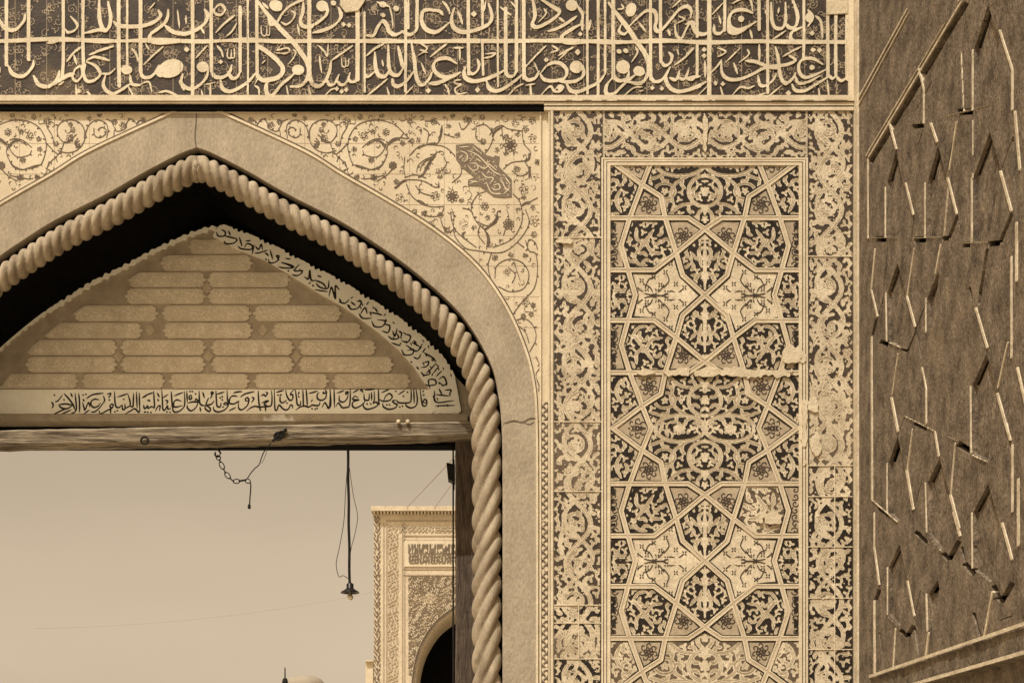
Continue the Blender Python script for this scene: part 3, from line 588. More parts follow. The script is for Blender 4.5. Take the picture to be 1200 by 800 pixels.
def border(name, x0, y0, x1, y1, vertical, seed, segs, jx=None):
    mb = MB(); mb.pbox(x0, y0, x1, y1, 0, .088, Yp=0); bd = mb.build(name, M['tilebed'], GW)
    ly = Layer(x0+1.2, y0+.6, x1-.6, y1-.6, .75); X, Yy = ly.grid()
    if vertical: u, v = X-(x0+x1)/2, Yy-y0; hw = (x1-x0)/2
    else: u, v = Yy-(y0+y1)/2, np.abs(X-826.0); hw = (y1-y0)/2
    P = 92.0; A = hw*.50; vmax = float(v.max()); rb = random.Random(seed)
    L0 = Layer(-hw-1, -4, hw+1, vmax+4, .6); L0.mar = 6
    def run(fn): return [(fn(t), t) for t in np.linspace(-4, vmax+4, int(vmax/4)+4)]
    s1 = run(lambda t: A*math.sin(2*math.pi*t/P)); s2 = run(lambda t: -A*1.15*math.sin(2*math.pi*t/P+.5))
    L0.stroke(s1, 6.0, taper=False, smooth=False); L0.stroke(s2, 5.4, taper=False, smooth=False)
    ctr = []
    for k in range(int(vmax/(P/2))+2):
        c = P/4+k*P/2; s_ = 1 if k % 2 == 0 else -1
        sp = spiral(-s_*hw*.12, c, hw*.56, 1.3, math.pi*(.5 if s_ > 0 else -.5), s_, 26, .22); L0.stroke(sp, 4.4, taper=False, smooth=False); ctr.append((sp[-1], 5.4))
        stems_ = sp[2::3]
        for (xa, ya), (xb, yb) in zip(sp[1::3], sp[2::3]):
            an = math.atan2(yb-ya, xb-xa)+rb.choice((-1, 1))*rb.uniform(.7, 1.2); l_ = rb.uniform(5, 7.5)
            L0.stroke([(xa, ya), (xa+l_*.6*math.cos(an), ya+l_*.6*math.sin(an)), (xa+l_*math.cos(an+.5), ya+l_*math.sin(an+.5))], 4.8)
    for (cx, cy), r in ctr: rosette(L0, cx, cy, r, 6, rb.random())
    fill_leaves(L0, rb, 2.9, 4.1, int(vmax*hw*1.4))
    iu = np.clip(np.round((u-L0.x0)/.6).astype(int), 0, L0.nx-1); iv = np.clip(np.round((v-L0.y0)/.6).astype(int), 0, L0.ny-1)
    cr_ = L0.F[iv, iu]
    wear = waves(X, Yy, 70, 14, seed+2)
    F = -cr_-.15+.10*waves(X, Yy, 5, 18, seed+3)-.22*np.maximum(0, wear)
    side = hw-np.abs(u)
    F = np.maximum(F, np.where(side > .5, (2.6+1.8*np.cos(v*2*math.pi/11.5)-side)*.8, -9))
    for i, (a, b, key, bias) in enumerate(segs):
        q = Layer(ly.x0, ly.y0, x1-.6, y1-.6, .75); sel = (Yy >= a) & (Yy < b) if vertical else (X >= a) & (X < b)
        q.F = np.where(sel, F+bias*.5, -9); q.mesh(-.0022, .0022, None, Yp=0).build('dark_inlay', M[key], bd)
    # thin drawn outlines on the pale stems
    ol = Layer(x0+1.2, y0+.6, x1-.6, y1-.6, .5); X, Yy = ol.grid()
    if vertical: u, v = X-(x0+x1)/2, Yy-y0
    else: u, v = Yy-(y0+y1)/2, np.abs(X-826.0)
    iu = np.clip(np.round((u-L0.x0)/.6).astype(int), 0, L0.nx-1); iv = np.clip(np.round((v-L0.y0)/.6).astype(int), 0, L0.ny-1)
    ol.F = np.where(waves(u, v, 24, 12, seed+9) > -.2, .24-np.abs(L0.F[iv, iu]-1.6), -9)
    ol.mesh(-.0012, .0011, None, Yp=0).build('outline', M['vein'], bd)
    dt = Layer(x0+1.2, y0+.6, x1-.6, y1-.6, .6)
    for k in range(int((x1-x0)*(y1-y0)/170)):
        dt.ellipse(random.uniform(x0+3, x1-3), random.uniform(y0+3, y1-3), random.uniform(.6, 1.0), random.uniform(.6, 1.0))
    dt.mesh(-.0032, .0021, None, Yp=0).build('pale_dots', M['fillet'], bd)
    return bd
bl = border('tile_border', 648, 130.3, 707, 1000, True, 21, [(130, 278, 'inlay', 0), (278, 493, 'inlay', .1), (493, 575, 'inlay_pale', .5), (575, 708, 'inlay', .2), (708, 742, 'inlay_black', -.5), (742, 771, 'inlay_pale', .1), (771, 1000, 'inlay_black', .5)])
brd = border('tile_border', 945, 130.3, 1000, 1000, True, 21, [(130, 300, 'inlay', .15), (300, 452, 'inlay', .05), (452, 545, 'inlay_pale', -1.1), (545, 582, 'inlay', -.1), (582, 1000, 'inlay_black', .5)])
bt = border('tile_border', 707.2, 130.3, 944.8, 187.3, False, 33, [(700, 950, 'inlay', -.05)])
mb = MB()
for y in (278, 493.5, 575, 708, 729, 771): mb.pbox(649, y, 706.5, y+1.1, -.0045, 0, Yp=0)
for y in (300, 545, 581, 640, 700, 760): mb.pbox(946, y, 999, y+1.0, -.0045, 0, Yp=0)
mb.pbox(677.5, 708.6, 678.6, 770.8, -.0042, 0, Yp=0); mb.pbox(977.5, 545.8, 978.5, 1000, -.0042, 0, Yp=0)
mb.build('tile_joint', M['fillet'], GW)
pt = Layer(640, 130, 1002, 830, .8); X, Yy = pt.grid(); wz = waves(X, Yy, 26, 20, 77)+.5*waves(X, Yy, 9, 18, 78)
def blob(cx, cy, rx, ry): return 1-np.hypot((X-cx)/rx, (Yy-cy)/ry)
BL = [(855,437,95,6.5),(930,416,14,18),(903,606,13,16),(955,474,9,12),(955,520,8,18),(660,284,16,4),(826,160,3.5,28),(942,500,4,40),(760,437,20,3)]
for b_ in BL:
    pt.F = blob(*b_)*3+wz*.55-.75
    pt.F = np.where((X < 649) | (X > 999) | (np.hypot((X-b_[0])/b_[2], (Yy-b_[1])/b_[3]) > 1.6), -9, pt.F)
    pt.mesh(-.0105-.0003*BL.index(b_), .0105, None, Yp=0).build('plaster_patch', M['patch'], GW, label='pale plaster repair smeared over the broken tiles')

# ---- star panel (one quadrant, folded about the axis px 826 and the star centres)
SPX, SPY, SPP = 826.0, 190.5, 155.5
mb = MB(); mb.pbox(707.2, 187.5, 944.8, 1000, .004, .088, Yp=0); SP = mb.build('star_panel', M['starbed'], GW)
P1,P2,P3,P4,P5,P6,P7,P8,P9 = (63,0),(73.5,26),(108,0),(51.5,40),(46.5,65),(88,65),(19.5,65),(0,78),(33.5,106)
P10,P11,P12,P13,P14,P15 = (59.5,126),(98,97),(90,126),(26,132),(0,155.5),(81.5,155.5)
E1, E2 = (116,65), (116,126)
QS = [(P1,P2),(P2,P3),(P2,P4),(P4,P5),(P2,P6),(E1,P5),(P5,P7),(P7,P8),(P8,P9),(P5,P9),(P9,P10),(P10,E2),(P6,P11),(P11,P12),(P9,P13),(P13,P14),(P12,P15)]
def fold(ly):
    X, Yy = ly.grid(); u = np.abs(X-SPX); a = np.mod(Yy-SPY, 2*SPP); v = np.where(a > SPP, 2*SPP-a, a); k = np.floor((Yy-SPY)/(2*SPP)+.5)
    return u, v, X, Yy, k
def inpanel(ly): 
    X, Yy = ly.grid(); return np.minimum(np.minimum(X-715.2, 937-X), np.minimum(Yy-195, 1000-Yy))
ly = Layer(713, 193, 939, 830, .5); u, v, X, Yy, K = fold(ly); D = sdsegs(QS, u, v); PN = inpanel(ly)
ly.F = np.minimum(2.9-D, PN+2); ly.mesh(-.0005, .0045, None, Yp=0).build('strapwork', M['strap'], SP)
ly.F = np.minimum(.72-np.abs(D-2.0), PN+2); ly.mesh(-.0025, .003, None, Yp=0).build('strap_rib', M['fillet'], SP)
ly.F = np.minimum(.62-np.abs(D-3.5)+.45*waves(X, Yy, 50, 10, 3), PN); ly.mesh(.0015, .003, None, Yp=0).build('strap_outline', M['inlay_black'], SP)
bigstar = [(0,0),P1,P2,P4,P5,P7,P8]; kite = [P2,P4,P5,P6]; tip = [P1,P2,P3]; side_ = [P3,P2,P6,E1,(116,0)]; k5 = [P5,P7,P8,P9]; hexa = [P6,P5,P9,P10,P12,P11]
edge7 = [E1,P6,P11,P12,E2]; kite8 = [P8,P9,P13,P14]; star9 = [P9,P13,P14,P15,P12,P10]; edge10 = [E2,P12,P15,(116,155.5)]
def starfield(seed):
    rb = random.Random(seed); L = Layer(-4, -4, 118, 160, .5); L.mar = 6
    def el(cx, cy, a, b, w): L.stroke([(cx+a*math.cos(t), cy+b*math.sin(t)) for t in np.linspace(0, 6.2832, 33)], w, taper=False, smooth=False)
    el(29, 0, 29, 15.5, 5.2); el(0, 33, 19, 18, 5.0); el(47, 33, 12, 9, 4.0)
    for st in ([(12,48),(28,50),(44,62)], [(44,12),(54,16),(66,20)], [(20,16),(34,24),(40,36),(36,50)], [(0,52),(8,60),(8,70)], [(0,90),(0,150)], [(2,112),(10,112),(17,104)], [(2,128),(9,132),(16,131)], [(2,98),(7,104),(4,122)],
               [(60,78),(70,92),(84,110)], [(70,92),(62,104),(50,106)], [(72,94),(80,88),(80,76)], [(84,110),(78,118),(68,120)], [(98,30),(104,44),(98,58)], [(108,140),(98,150),(92,146)], [(108,156),(100,140)]): L.stroke(st, 4.6)
    for cx, cy, r, n in ((29,0,7.5,6),(0,33,6,6),(0,0,4.5,4),(47,33,4.5,5),(36,53,4,5),(0,66,4.5,5),(0,112,4.6,6),(0,134,5,6),(70,93,5.5,6),(84,108,4,5),(62,106,3.6,5),(100,44,4,5),(104,148,4,5),(60,10,3.5,5)): rosette(L, cx, cy, r, n, .26)
    fill_leaves(L, rb, 2.9, 3.4, 9000); return L
SFL = [starfield(3), starfield(8)]
iu = np.clip(np.round((u+4)/.5).astype(int), 0, SFL[0].nx-1); iv = np.clip(np.round((v+4)/.5).astype(int), 0, SFL[0].ny-1)
par = (np.floor((Yy-SPY)/SPP).astype(int) % 2) == 0
crm = np.where(par, SFL[0].F[iv, iu], SFL[1].F[iv, iu]); Fall = -crm-.1+.12*waves(X, Yy, 5, 18, 53)
Fb = Fk = Fh = Fs = Fall
F = np.full(u.shape, -9.0)
for poly, f in ((bigstar, Fb), (kite8, Fk), (hexa, Fh), (side_, Fs), (edge10, Fs)):
    sd = sdpoly(poly, u, v)
    if poly is bigstar: sd = np.where((u < 62) & (v < 5) | (u < 5) & (v < 78), np.maximum(sd, 5), sd); sd = np.minimum(sd, D)
    if poly is kite8: sd = np.where((u < 5) & (v > 80) & (v < 153), np.maximum(sd, 4), sd); sd = np.minimum(sd, D)
    if poly in (side_, edge10): sd = np.where(u > 104, np.maximum(sd, np.minimum(D, 4)), sd)
    sd = np.where((v < 3) | (v > 152.5), np.maximum(sd, np.minimum(D, 4.5))*((sd > -3.2)), sd)
    F = np.maximum(F, np.minimum(f, sd-3.9))
ly.F = np.minimum(F, PN); low = Yy > 742; mid = (Yy > 562) & (X > 845) & (Yy < 626)
sv = ly.F.copy()
ly.F = np.where(low | mid, -9, sv); ly.mesh(.0012, .003, None, Yp=0).build('dark_inlay', M['inlay_black'], SP)
ly.F = np.where(low | mid, sv-.5, -9); ly.mesh(.0012, .003, None, Yp=0).build('dark_inlay', M['inlay_pale'], SP, label='faded inlay in the lower stars')
ly.F = np.where(sv > -8.9, np.minimum(np.minimum(.24-np.abs(crm-1.5), F*0+9), np.minimum(PN, D-4.2)), -9); okc = np.zeros(u.shape, bool)
for poly in (bigstar, kite8, hexa, side_, edge10): okc |= sdpoly(poly, u, v) > 3.5
ly.F = np.where(okc, ly.F, -9); ly.mesh(.0025, .0012, None, Yp=0).build('outline', M['vein'], SP)
# fine line flowers in the pale cells
ln = Layer(713, 193, 939, 830, .45); u, v, X, Yy, K = fold(ln); L_ = []
def addc(pts): 
    q = [tuple(p) for p in cr(pts, 3)]; L_.extend(zip(q[:-1], q[1:]))
rs = random.getstate(); random.seed(4)
for cx, cy, r in ((66,49,5.5),(25,86,5.5),(79,0,6)):
    for f in flower_lines(cx, cy, r, 6, .3): addc(f)
    for k in range(7):
        a = k*.9+.2; addc([(cx+r*.8*math.cos(a), cy+r*.8*math.sin(a)), (cx+r*1.6*math.cos(a+.25), cy+r*1.6*math.sin(a+.25)), (cx+r*1.9*math.cos(a+.6), cy+r*1.9*math.sin(a+.6)), (cx+r*1.55*math.cos(a+.75), cy+r*1.55*math.sin(a+.75))])
for cx, cy in ((74,138),(80,148),(46,128),(40,118),(34,142),(24,146),(60,134),(52,143),(68,148),(45,152),(56,150)):
    for k in range(4):
        a = .78+k*1.571; L_.append(((cx+1.5*math.cos(a), cy+1.5*math.sin(a)), (cx+2.7*math.cos(a), cy+2.7*math.sin(a))))
for q_ in ([(60,155),(64,146),(72,142)],[(60,155),(52,149),(48,143)],[(60,155),(70,153),(78,147)],[(60,155),(48,155),(40,150)],[(48,146),(42,138),(44,131)],[(70,146),(66,137),(60,134)],[(40,150),(32,152),(26,148)]): addc(q_)
for y in (72,80,88,96,104,112,120): addc(spiral(106, y, 4.6, 1.0, .5*y, 1 if int(y) % 16 else -1, 8))
random.setstate(rs)
dl = sdsegs(L_, u, v); sd = np.full(u.shape, -9.0)
for poly in (kite, tip, k5, star9, edge7): sd = np.maximum(sd, np.where((v < 3) & (u > 63) | (v > 152.5) & (u > 0), np.maximum(sdpoly(poly, u, v), np.minimum(sdsegs(QS, u, v), 5)*(sdpoly(poly, u, v) > -3.2)), sdpoly(poly, u, v)))
tn = np.full(u.shape, -9.0)
for poly in (kite, tip, k5, edge7): tn = np.maximum(tn, sdpoly(poly, u, v)*1.0)
tn = np.where((v < 3) & (u > 66), np.maximum(tn, 5), tn)
ln.F = np.minimum(np.minimum(tn-3.4, sdsegs(QS, u, v)-3.4), inpanel(ln)); ln.mesh(.0034, .0006, None, Yp=0).build('tinted_ground', M['tint'], SP)
ln.F = np.minimum(np.minimum(.62-dl, sd-4.4), inpanel(ln)); ln.mesh(.0018, .0022, None, Yp=0).build('line_flower', M['inlay'], SP)
mb = MB()
for a, b, c, d, Yf in ((704.6,185.2,706.8,1000,-.005), (707.8,188.0,710.4,1000,-.007), (711.4,191,715.2,1000,-.005)):
    mb.pbox(a, b, c, d, Yf, .05, Yp=0); m2 = 2*825.6
    mb.pbox(m2-c, b, m2-a, d, Yf, .05, Yp=0); mb.pbox(c, b, m2-c, b+(c-a)*.8, Yf, .05, Yp=0)
mb.build('panel_frame', M['fillet'], SP)
mb = MB()
for a, c in ((706.9,707.7), (710.5,711.3)): mb.pbox(a, 187, c, 1000, -.004, .05, Yp=0); mb.pbox(m2-c, 187, m2-a, 1000, -.004, .05, Yp=0)
mb.pbox(703.2, 184.2, 704.5, 1000, -.004, .05, Yp=0); mb.pbox(m2-704.5, 184.2, m2-703.2, 1000, -.004, .05, Yp=0)
mb.build('frame_line', M['inlay'], SP)
mb = MB(); mb.pbox(1000.4, -330, 1003.5, 1268, -.012, .08, Yp=0); mb.build('corner_fillet', M['fillet'], GW)

# ================================================================== TYMPANUM
YT = .70
TY = empty('arch_tympanum', W(250, 490, YT), 'brick tympanum of long cartouches filling the head of the arch above the wooden beam', 'tympanum')
tR = [(252,266),(258,267),(282,275),(306,285.5),(330,297),(351,309),(375,321),(399,333),(425,350),(456.5,369),(484.5,390),(512.6,415),(526.6,434),(546,455),(560,470)]
MXT = 253.0
tL = [(2*MXT-x, y+1) for x, y in tR[1:]][::-1]
outl = tL+tR+[(562,492.5),(-60,492.5)]
mb = MB(); mb.prism([(-62,492.5)]+[(x, y) for x, y in tL]+[(x, y-1) for x, y in tR]+[(562,492.5)], YT, YT+.06); mb.build('brick_field', M['tymp'], TY)
mb = MB(); mb.prism([(-75,492)]+[(x-8, y-26) for x, y in tL]+[(x+8, y-26) for x, y in tR]+[(575,492)], YT+.061, YT+.2); mb.build('dark_backing', M['dark'], TY)  # added near-black board, shade above the white strip painted in
rows = [(281,297.2,[(221,285)]),(299.2,317.2,[(188,296)]),(319.2,336.4,[(150,241),(243.5,340)]),(338.2,356,[(147,241),(243.5,342)]),(358,376.2,[(86,185),(190,294),(297,400)]),(378.2,396.2,[(50,167),(191,296),(319,424)]),
        (398.2,416,[(30,137),(141.5,241),(247.5,344.5),(350,441)]),(418,436,[(30,137),(141.5,241),(247.5,344.5),(350,461)]),(438,454.8,[(-10,92),(96,193),(198.5,292),(298,385),(390,481)])]
inner = [(x, y) for x, y in tL if True]+tR
inT = [(249,276.5),(277.5,291.5),(312,305),(339,321.5),(375,344),(399,357.5),(413,366.6),(442.5,388.5),(467,409.5),(484.5,429),(497,448),(503,456)]
inL = [(2*MXT-x-2, y-5) for x, y in inT][::-1]
fieldpoly = inL+[(253,274)]+inT+[(503,457),(-20,457),(-20,430)]
for y0, y1, sp in rows:
    for a, b in sp:
        h = (y1-y0)/2; c = (y0+y1)/2; e = 9.0
        L2 = Layer(a-1, y0-1, b+1, y1+1, .5); X, Yy = L2.grid()
        d = np.minimum(np.minimum(X-a, b-X)-np.abs(Yy-c)*.55+1.2*np.cos((Yy-c)*1.1), h-np.abs(Yy-c))
        if a < 60 or a < 155 or b > 290: d = np.minimum(d, sdpoly(fieldpoly, X, Yy)-1.5)
        L2.F = d
        o = L2.mesh(YT-.010, .010).build('cartouche_tile', M['cart'], TY)
        L2.F = np.minimum(d-2.2, .42-np.abs(waves(X, Yy*1.25, 7.0, 18, int(a*7+y0))))
        L2.mesh(YT-.0125, .0025).build('raised_scroll', M['scroll'], o)
# square fillers between the cartouches
mb = MB()
for x, y in ((176,387),(308,387),(139,417.5),(244.3,417.5),(347.3,417.5),(242.3,337.5)):
    mb.prism([(x,y-7),(x+6,y),(x,y+7),(x-6,y)], YT-.006, YT)
mb.build('lozenge_tile', M['strap'], TY)
FZ = MB(); FZ.prism([(-62,456.2),(504,456.2),(530,460),(539,484.6),(-62,484.6)], YT-.012, YT); fz = FZ.build('inscription_frieze', M['white'], TY)
mb = MB(); mb.pbox(-62, 485.2, 548, 493, YT-.03, YT+.1); mb.build('bottom_rail', M['tymp'], TY)
INK = {60: (10.714, """100 235,180 225,265 240;95 240,130 275,200 285,265 245;200 280,120 312,25 360;135 350,250 300;50 200,90 180,140 115;160 95,220 160,270 230,300 300;245 90,265 140;300 95,310 200,315 290,290 330,250 345;345 95,355 200,355 330;440 160,520 110,655 90;395 205,410 270,425 300,450 240,470 210,485 262;410 350,480 300;400 165,412 192
600 175,550 165,505 190,500 240,540 270,590 250,620 210;655 125,670 180,640 230,590 290,540 325,500 325;700 105,745 95,735 130,715 140;770 262,745 270,738 245,760 228,778 245,760 280,700 308,620 350,600 310;745 270,745 345;795 70,800 200,815 260,850 270,890 235;830 140,965 95;890 235,895 290,925 290,925 225;965 110,990 200,985 250,940 275,905 300
1035 90,1030 200,1025 260,990 250;1070 75,1078 280;1105 85,1110 290;930 350,1000 310,1050 285,1100 330,1115 280;1140 150,1200 120;1160 240,1170 280,1205 268;5 200,25 240,10 280""", "160 175;400 115;435 105;730 175;800 325;830 310;910 168;1180 325;40 115"),
168: (10.714, """0 135,60 105,120 85;50 190,65 178,82 192;0 260,20 285,50 250,60 280,100 260,130 270;128 65,135 180,140 260,125 285;175 90,200 140;180 165,190 190;150 315,180 260,210 250,200 310;230 50,238 180,245 290,270 300,300 250,310 290,345 280;245 150,310 105;275 180,305 190,290 230;350 70,358 200,365 280;385 125,500 80
475 190,420 175,385 200,380 250,410 265,490 245;515 70,520 200,510 260,460 310,400 330,370 300,375 270;545 65,550 200;600 110,575 130,580 165,605 160,600 115;550 215,620 200,690 200,660 165,645 195;690 205,660 270,600 312,555 280,550 240;700 65,705 200,730 240,770 245;745 75,765 150;860 70,878 90,855 102,850 75;872 98,840 160
780 250,800 190,820 150;775 250,780 290,830 320,838 280,790 248;790 240,850 230,890 185;710 265,720 320;910 60,915 150,925 250,965 260,975 210;920 105,1015 75;880 260,885 300,930 325,1000 310,1050 270,1065 230,1030 210,1010 230,1050 240;1050 50,1058 180,1090 220,1130 225,1170 210,1205 190;1180 130,1120 125,1085 160,1080 200;1130 85,1200 75;1075 310,1160 270""", "15 328;55 328;95 332;295 325;335 330;585 70;615 70;655 100;965 150;990 135;990 175;1000 265"),
276: (10.714, """0 75,80 70;0 215,40 190;60 140,120 100,235 70;165 190,130 185,125 160,150 148,168 180,150 240,110 280,70 300,35 270,40 210;205 140,230 160,200 210;285 60,290 180,305 280,315 310;140 315,180 280,240 255,300 265,360 260,420 255,450 240,458 150,450 60;330 215,380 190,410 190,360 225,400 250;320 125,350 110,380 125,400 90,380 80;375 260,378 315
485 45,490 180,495 290,520 300,545 240,600 290,640 300,670 280,690 240,715 250,715 280;510 80,605 55;560 120,560 190,590 210,640 180;630 50,640 110,670 170,700 180,720 150,715 110,690 110,700 80,735 45;750 45,765 150,775 230,810 240,820 190;785 110,800 70;845 50,850 180,850 260;755 305,800 270,860 250,920 265,960 240,1000 245,1050 240,1060 200;885 45,895 150,900 250;920 95,1030 65;950 200,965 170
1110 65,1100 90,1140 85,1125 45;1145 80,1130 150,1080 180,1030 160,1025 110,1050 80;1085 270,1120 210,1150 250,1180 270,1190 60""", "535 115;570 110;645 215;795 135;960 285;1000 290;1025 280"),
384: (9.524, """25 30,35 200,20 240,-10 245;70 25,75 240;105 80,185 50;200 65,230 70,205 92,200 65;232 90,210 150,170 180,130 160,130 110;90 230,120 190,160 240,200 240,240 225,252 130,250 30;280 75,345 40;340 130,300 115,280 150,345 155,285 175,275 220,310 245,370 220,410 180,415 150;360 60,375 40,395 75;415 45,525 35;405 90,410 150,440 160,460 150,465 85;490 70,490 160
400 190,400 230,440 260,520 240,560 210,540 180,510 190,520 150,520 60;565 30,570 170,575 210;600 75,690 35;575 150,620 170,690 160,720 120,690 85,650 110,625 160;615 190,620 230,680 260,750 245,775 210,740 190,725 165,770 160;770 160,790 185,850 190,920 180,932 110,930 30;790 95,860 50;985 30,1000 150,985 220,930 245,880 225,870 200;960 25,965 190;1030 30,1045 150,1060 215,1095 220,1105 170,1080 150,1065 180,1100 190""", "440 200;480 200;660 210;690 210;760 60;845 115;835 225;805 235;890 70;1070 100;1065 60")}
lt = Layer(52, 453, 506, 488, .4)
for ox, (s_, st, dt_) in INK.items():
    for item in st.replace('\n', ';').split(';'):
        P = [tuple(float(v) for v in q.split()) for q in item.split(',')]
        lt.stroke([(ox+a/s_, 452+b/s_) for a, b in P], 2.05, nib=-.9)
    for item in dt_.split(';'):
        a, b = [float(v) for v in item.split()]; lt.ellipse(ox+a/s_, 452+b/s_, 1.15, .95, .6)
lt.mesh(YT-.0138, .0018).build('lettering', M['ink'], fz)
# white inscription strip along the right edge of the arch head, broken upper edge
top = tR[1:14]; botm = inT
stp = [(249,268.5)]+top+[(541,484),(506,484.5),(500,456)]+botm[::-1][1:]
s3l = Layer(244, 258, 566, 488, .5); X, Yy = s3l.grid()
jag = 3.6*np.abs(np.sin((X+Yy*.5)*.42))+1.4*np.sin((X+Yy*.5)*.17)
base = sdpoly([(247,275)]+[(x-1, y-2) for x, y in top]+[(544,484.5),(506,484.6),(497,450)]+botm[::-1][1:], X, Yy)
upper = sdpoly([(247,274)]+[(x+2, y-7) for x, y in top]+[(548,486),(300,486)], X, Yy)
s3l.F = np.minimum(sdpoly([(246,276)]+[(x+1.5, y-5) for x, y in top[:-1]]+[(533,440),(541,484.5),(505,484.6)]+botm[::-1], X, Yy), upper-jag)
ai = s3l.mesh(YT-.018, .018).build('arch_inscription', M['white'], TY)
lt = Layer(244, 258, 566, 488, .45)
q3 = lambda s_: [(240+a/6.67, 260+b/6.67) for a, b in s_]
q4 = lambda s_: [(390+a/5.71, 350+b/5.71) for a, b in s_]
for s_ in [[(90,80),(105,110),(150,110),(160,80),(130,60)], [(150,150),(165,170),(220,168),(250,145),(240,125)], [(155,110),(200,120),(240,130)], [(185,70),(200,105)], [(260,190),(285,210),(360,215),(370,185),(330,170),(310,200)], [(270,120),(290,190)], [(320,150),(360,145)], [(370,250),(385,180)], [(390,245),(430,240),(490,220)], [(395,190),(420,215),(440,175),(450,215)],
           [(495,290),(510,320),(560,310),(580,270),(560,265),(580,300)], [(510,220),(530,290)], [(470,240),(500,265)], [(575,350),(620,360),(690,355),(600,315)], [(600,320),(650,330),(700,350)], [(630,285),(670,290)], [(680,410),(720,420),(760,395),(740,370)], [(740,330),(700,380),(770,380)], [(780,430),(810,445),(820,380),(830,450),(860,460)], [(870,480),(900,510),(960,520),(970,460)], [(860,455),(920,480),(950,515)], [(880,420),(910,430)], [(970,580),(990,510),(1020,600),(1020,500),(1050,530)], [(1050,600),(1067,625)], [(840,495),(850,500)], [(650,380),(655,385)], [(475,290),(480,296)], [(860,530),(960,545)]]: lt.stroke(q3(s_), 1.95, nib=-.6)
rp = random.Random(21); SDS = s3l.F
for k in range(500):
    x, y = rp.uniform(250, 540), rp.uniform(264, 482); i, j = int((x-244)/.5), int((y-258)/.5)
    if SDS[j, i] < 3: continue
    i, j = int((x-244)/.45), int((y-258)/.45)
    if lt.F[max(0, j-3):j+4, max(0, i-3):i+4].max() > -.9: continue
    a_ = rp.choice((.9, 2.2, 1.2))+rp.uniform(-.2, .2); lt.stroke([(x-1.6*math.cos(a_), y-1.6*math.sin(a_)), (x+.5, y), (x+1.6*math.cos(a_), y+1.6*math.sin(a_))], 1.2)
for s_ in [[(40,20),(80,30),(110,5)], [(95,40),(125,70),(170,60),(190,20),(160,15)], [(120,20),(150,45)], [(175,100),(200,130),(260,130)], [(185,100),(215,60),(230,100)], [(225,40),(240,20)], [(260,150),(280,185),(330,185),(350,150),(300,140)], [(240,90),(300,100),(330,110)], [(280,60),(300,90)], [(330,215),(370,225),(380,180),(340,170)], [(370,250),(400,270),(440,262),(430,235)], [(400,215),(415,250),(430,200)], [(440,215),(460,230),(455,255)], [(460,280),(500,290),(520,250),(480,235)], [(460,340),(480,375),(530,370),(540,340),(500,345)], [(490,310),(560,350),(600,300)],
           [(530,290),(580,320)], [(540,280),(560,295)], [(600,360),(620,330)], [(540,390),(570,400),(590,370)], [(590,460),(630,450),(640,420),(600,430)], [(610,360),(680,400)], [(660,390),(690,420)], [(590,490),(610,510),(650,500),(640,470)], [(640,490),(690,430)], [(670,500),(710,450)], [(690,520),(730,480)], [(620,570),(640,580),(690,570),(680,540),(640,545),(650,600)], [(710,540),(740,520),(760,560),(740,580),(715,560)], [(710,600),(730,640)], [(680,615),(690,690),(810,680)], [(690,640),(780,650)], [(750,610),(790,610),(780,640)], [(685,715),(815,712)], [(690,690),(670,650)], [(520,420),(530,425)], [(560,455),(575,470)], [(395,295),(450,315)]]: lt.stroke(q4(s_), 1.95, nib=-.6)
pass
lt.mesh(YT-.020, .002).build('lettering', M['ink'], ai)
# thin white torn edge on the left
l3 = Layer(-30, 262, 262, 440, .5); X, Yy = l3.grid(); lf = [(2*MXT-x-2, y) for x, y in tR[1:14]][::-1]+[(252,268)]
d = np.full(X.shape, 1e9); d = sdsegs(list(zip(lf[:-1], lf[1:])), X, Yy)
l3.F = 2.0+1.5*np.sin((X-Yy*.5)*.55)*np.sin((X)*.13+1)-d; l3.mesh(YT-.016, .016).build('torn_edge', M['white'], TY)

# ================================================================== DOOR HEAD: lintel, beam, posts, hung things
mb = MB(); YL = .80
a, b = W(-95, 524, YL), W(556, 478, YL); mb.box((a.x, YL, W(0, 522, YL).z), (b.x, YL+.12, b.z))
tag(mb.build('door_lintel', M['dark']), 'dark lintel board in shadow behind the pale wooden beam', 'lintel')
YBm = .30
BMO = empty('wooden_beam', W(240, 510, YBm), 'pale weathered wooden beam spanning the arch opening under the tympanum', 'beam')
def beam_top(px): return 502.3-(px-60)*.0195
mb = MB(); nb = 60; ra = []; 
for i in range(nb+1):
    px = -95+(553+95)*i/nb; t_ = beam_top(px)+random.uniform(-.35, .35); h = 18.6+random.uniform(-.4, .4)+(0 if px < 500 else -(px-500)*.05)
    A = W(px, t_, YBm); B = W(px, t_+h, YBm)
    ra.append([(A.x, YBm+.012, A.z), (A.x, YBm, A.z-.012), (B.x, YBm+random.uniform(0, .006), B.z+.010), (B.x, YBm+.012, B.z), (B.x, YBm+.135, B.z), (A.x, YBm+.135, A.z)])
vs = [p for r in ra for p in r]; fs = []
for i in range(nb):
    for k in range(6): fs.append((i*6+k, i*6+(k+1) % 6, (i+1)*6+(k+1) % 6, (i+1)*6+k))
mb.add(vs, fs+[tuple(range(6)), tuple(range(nb*6, nb*6+6))]); mb.build('timber', M['wood'], BMO)
def ring(mb, c, R, r, axis='y', n=16):
    pts = []
    for k in range(n+1):
        a = k*2*math.pi/n
        pts.append((c[0]+R*math.cos(a), c[1], c[2]+R*math.sin(a)) if axis == 'y' else (c[0], c[1]+R*math.cos(a), c[2]+R*math.sin(a)))
    mb.tube(pts, r, 6, cap=False)
mb = MB(); c = W(169.5, 516, YBm-.012); ring(mb, c, .022, .006); mb.build('iron_ring', M['iron'], BMO)
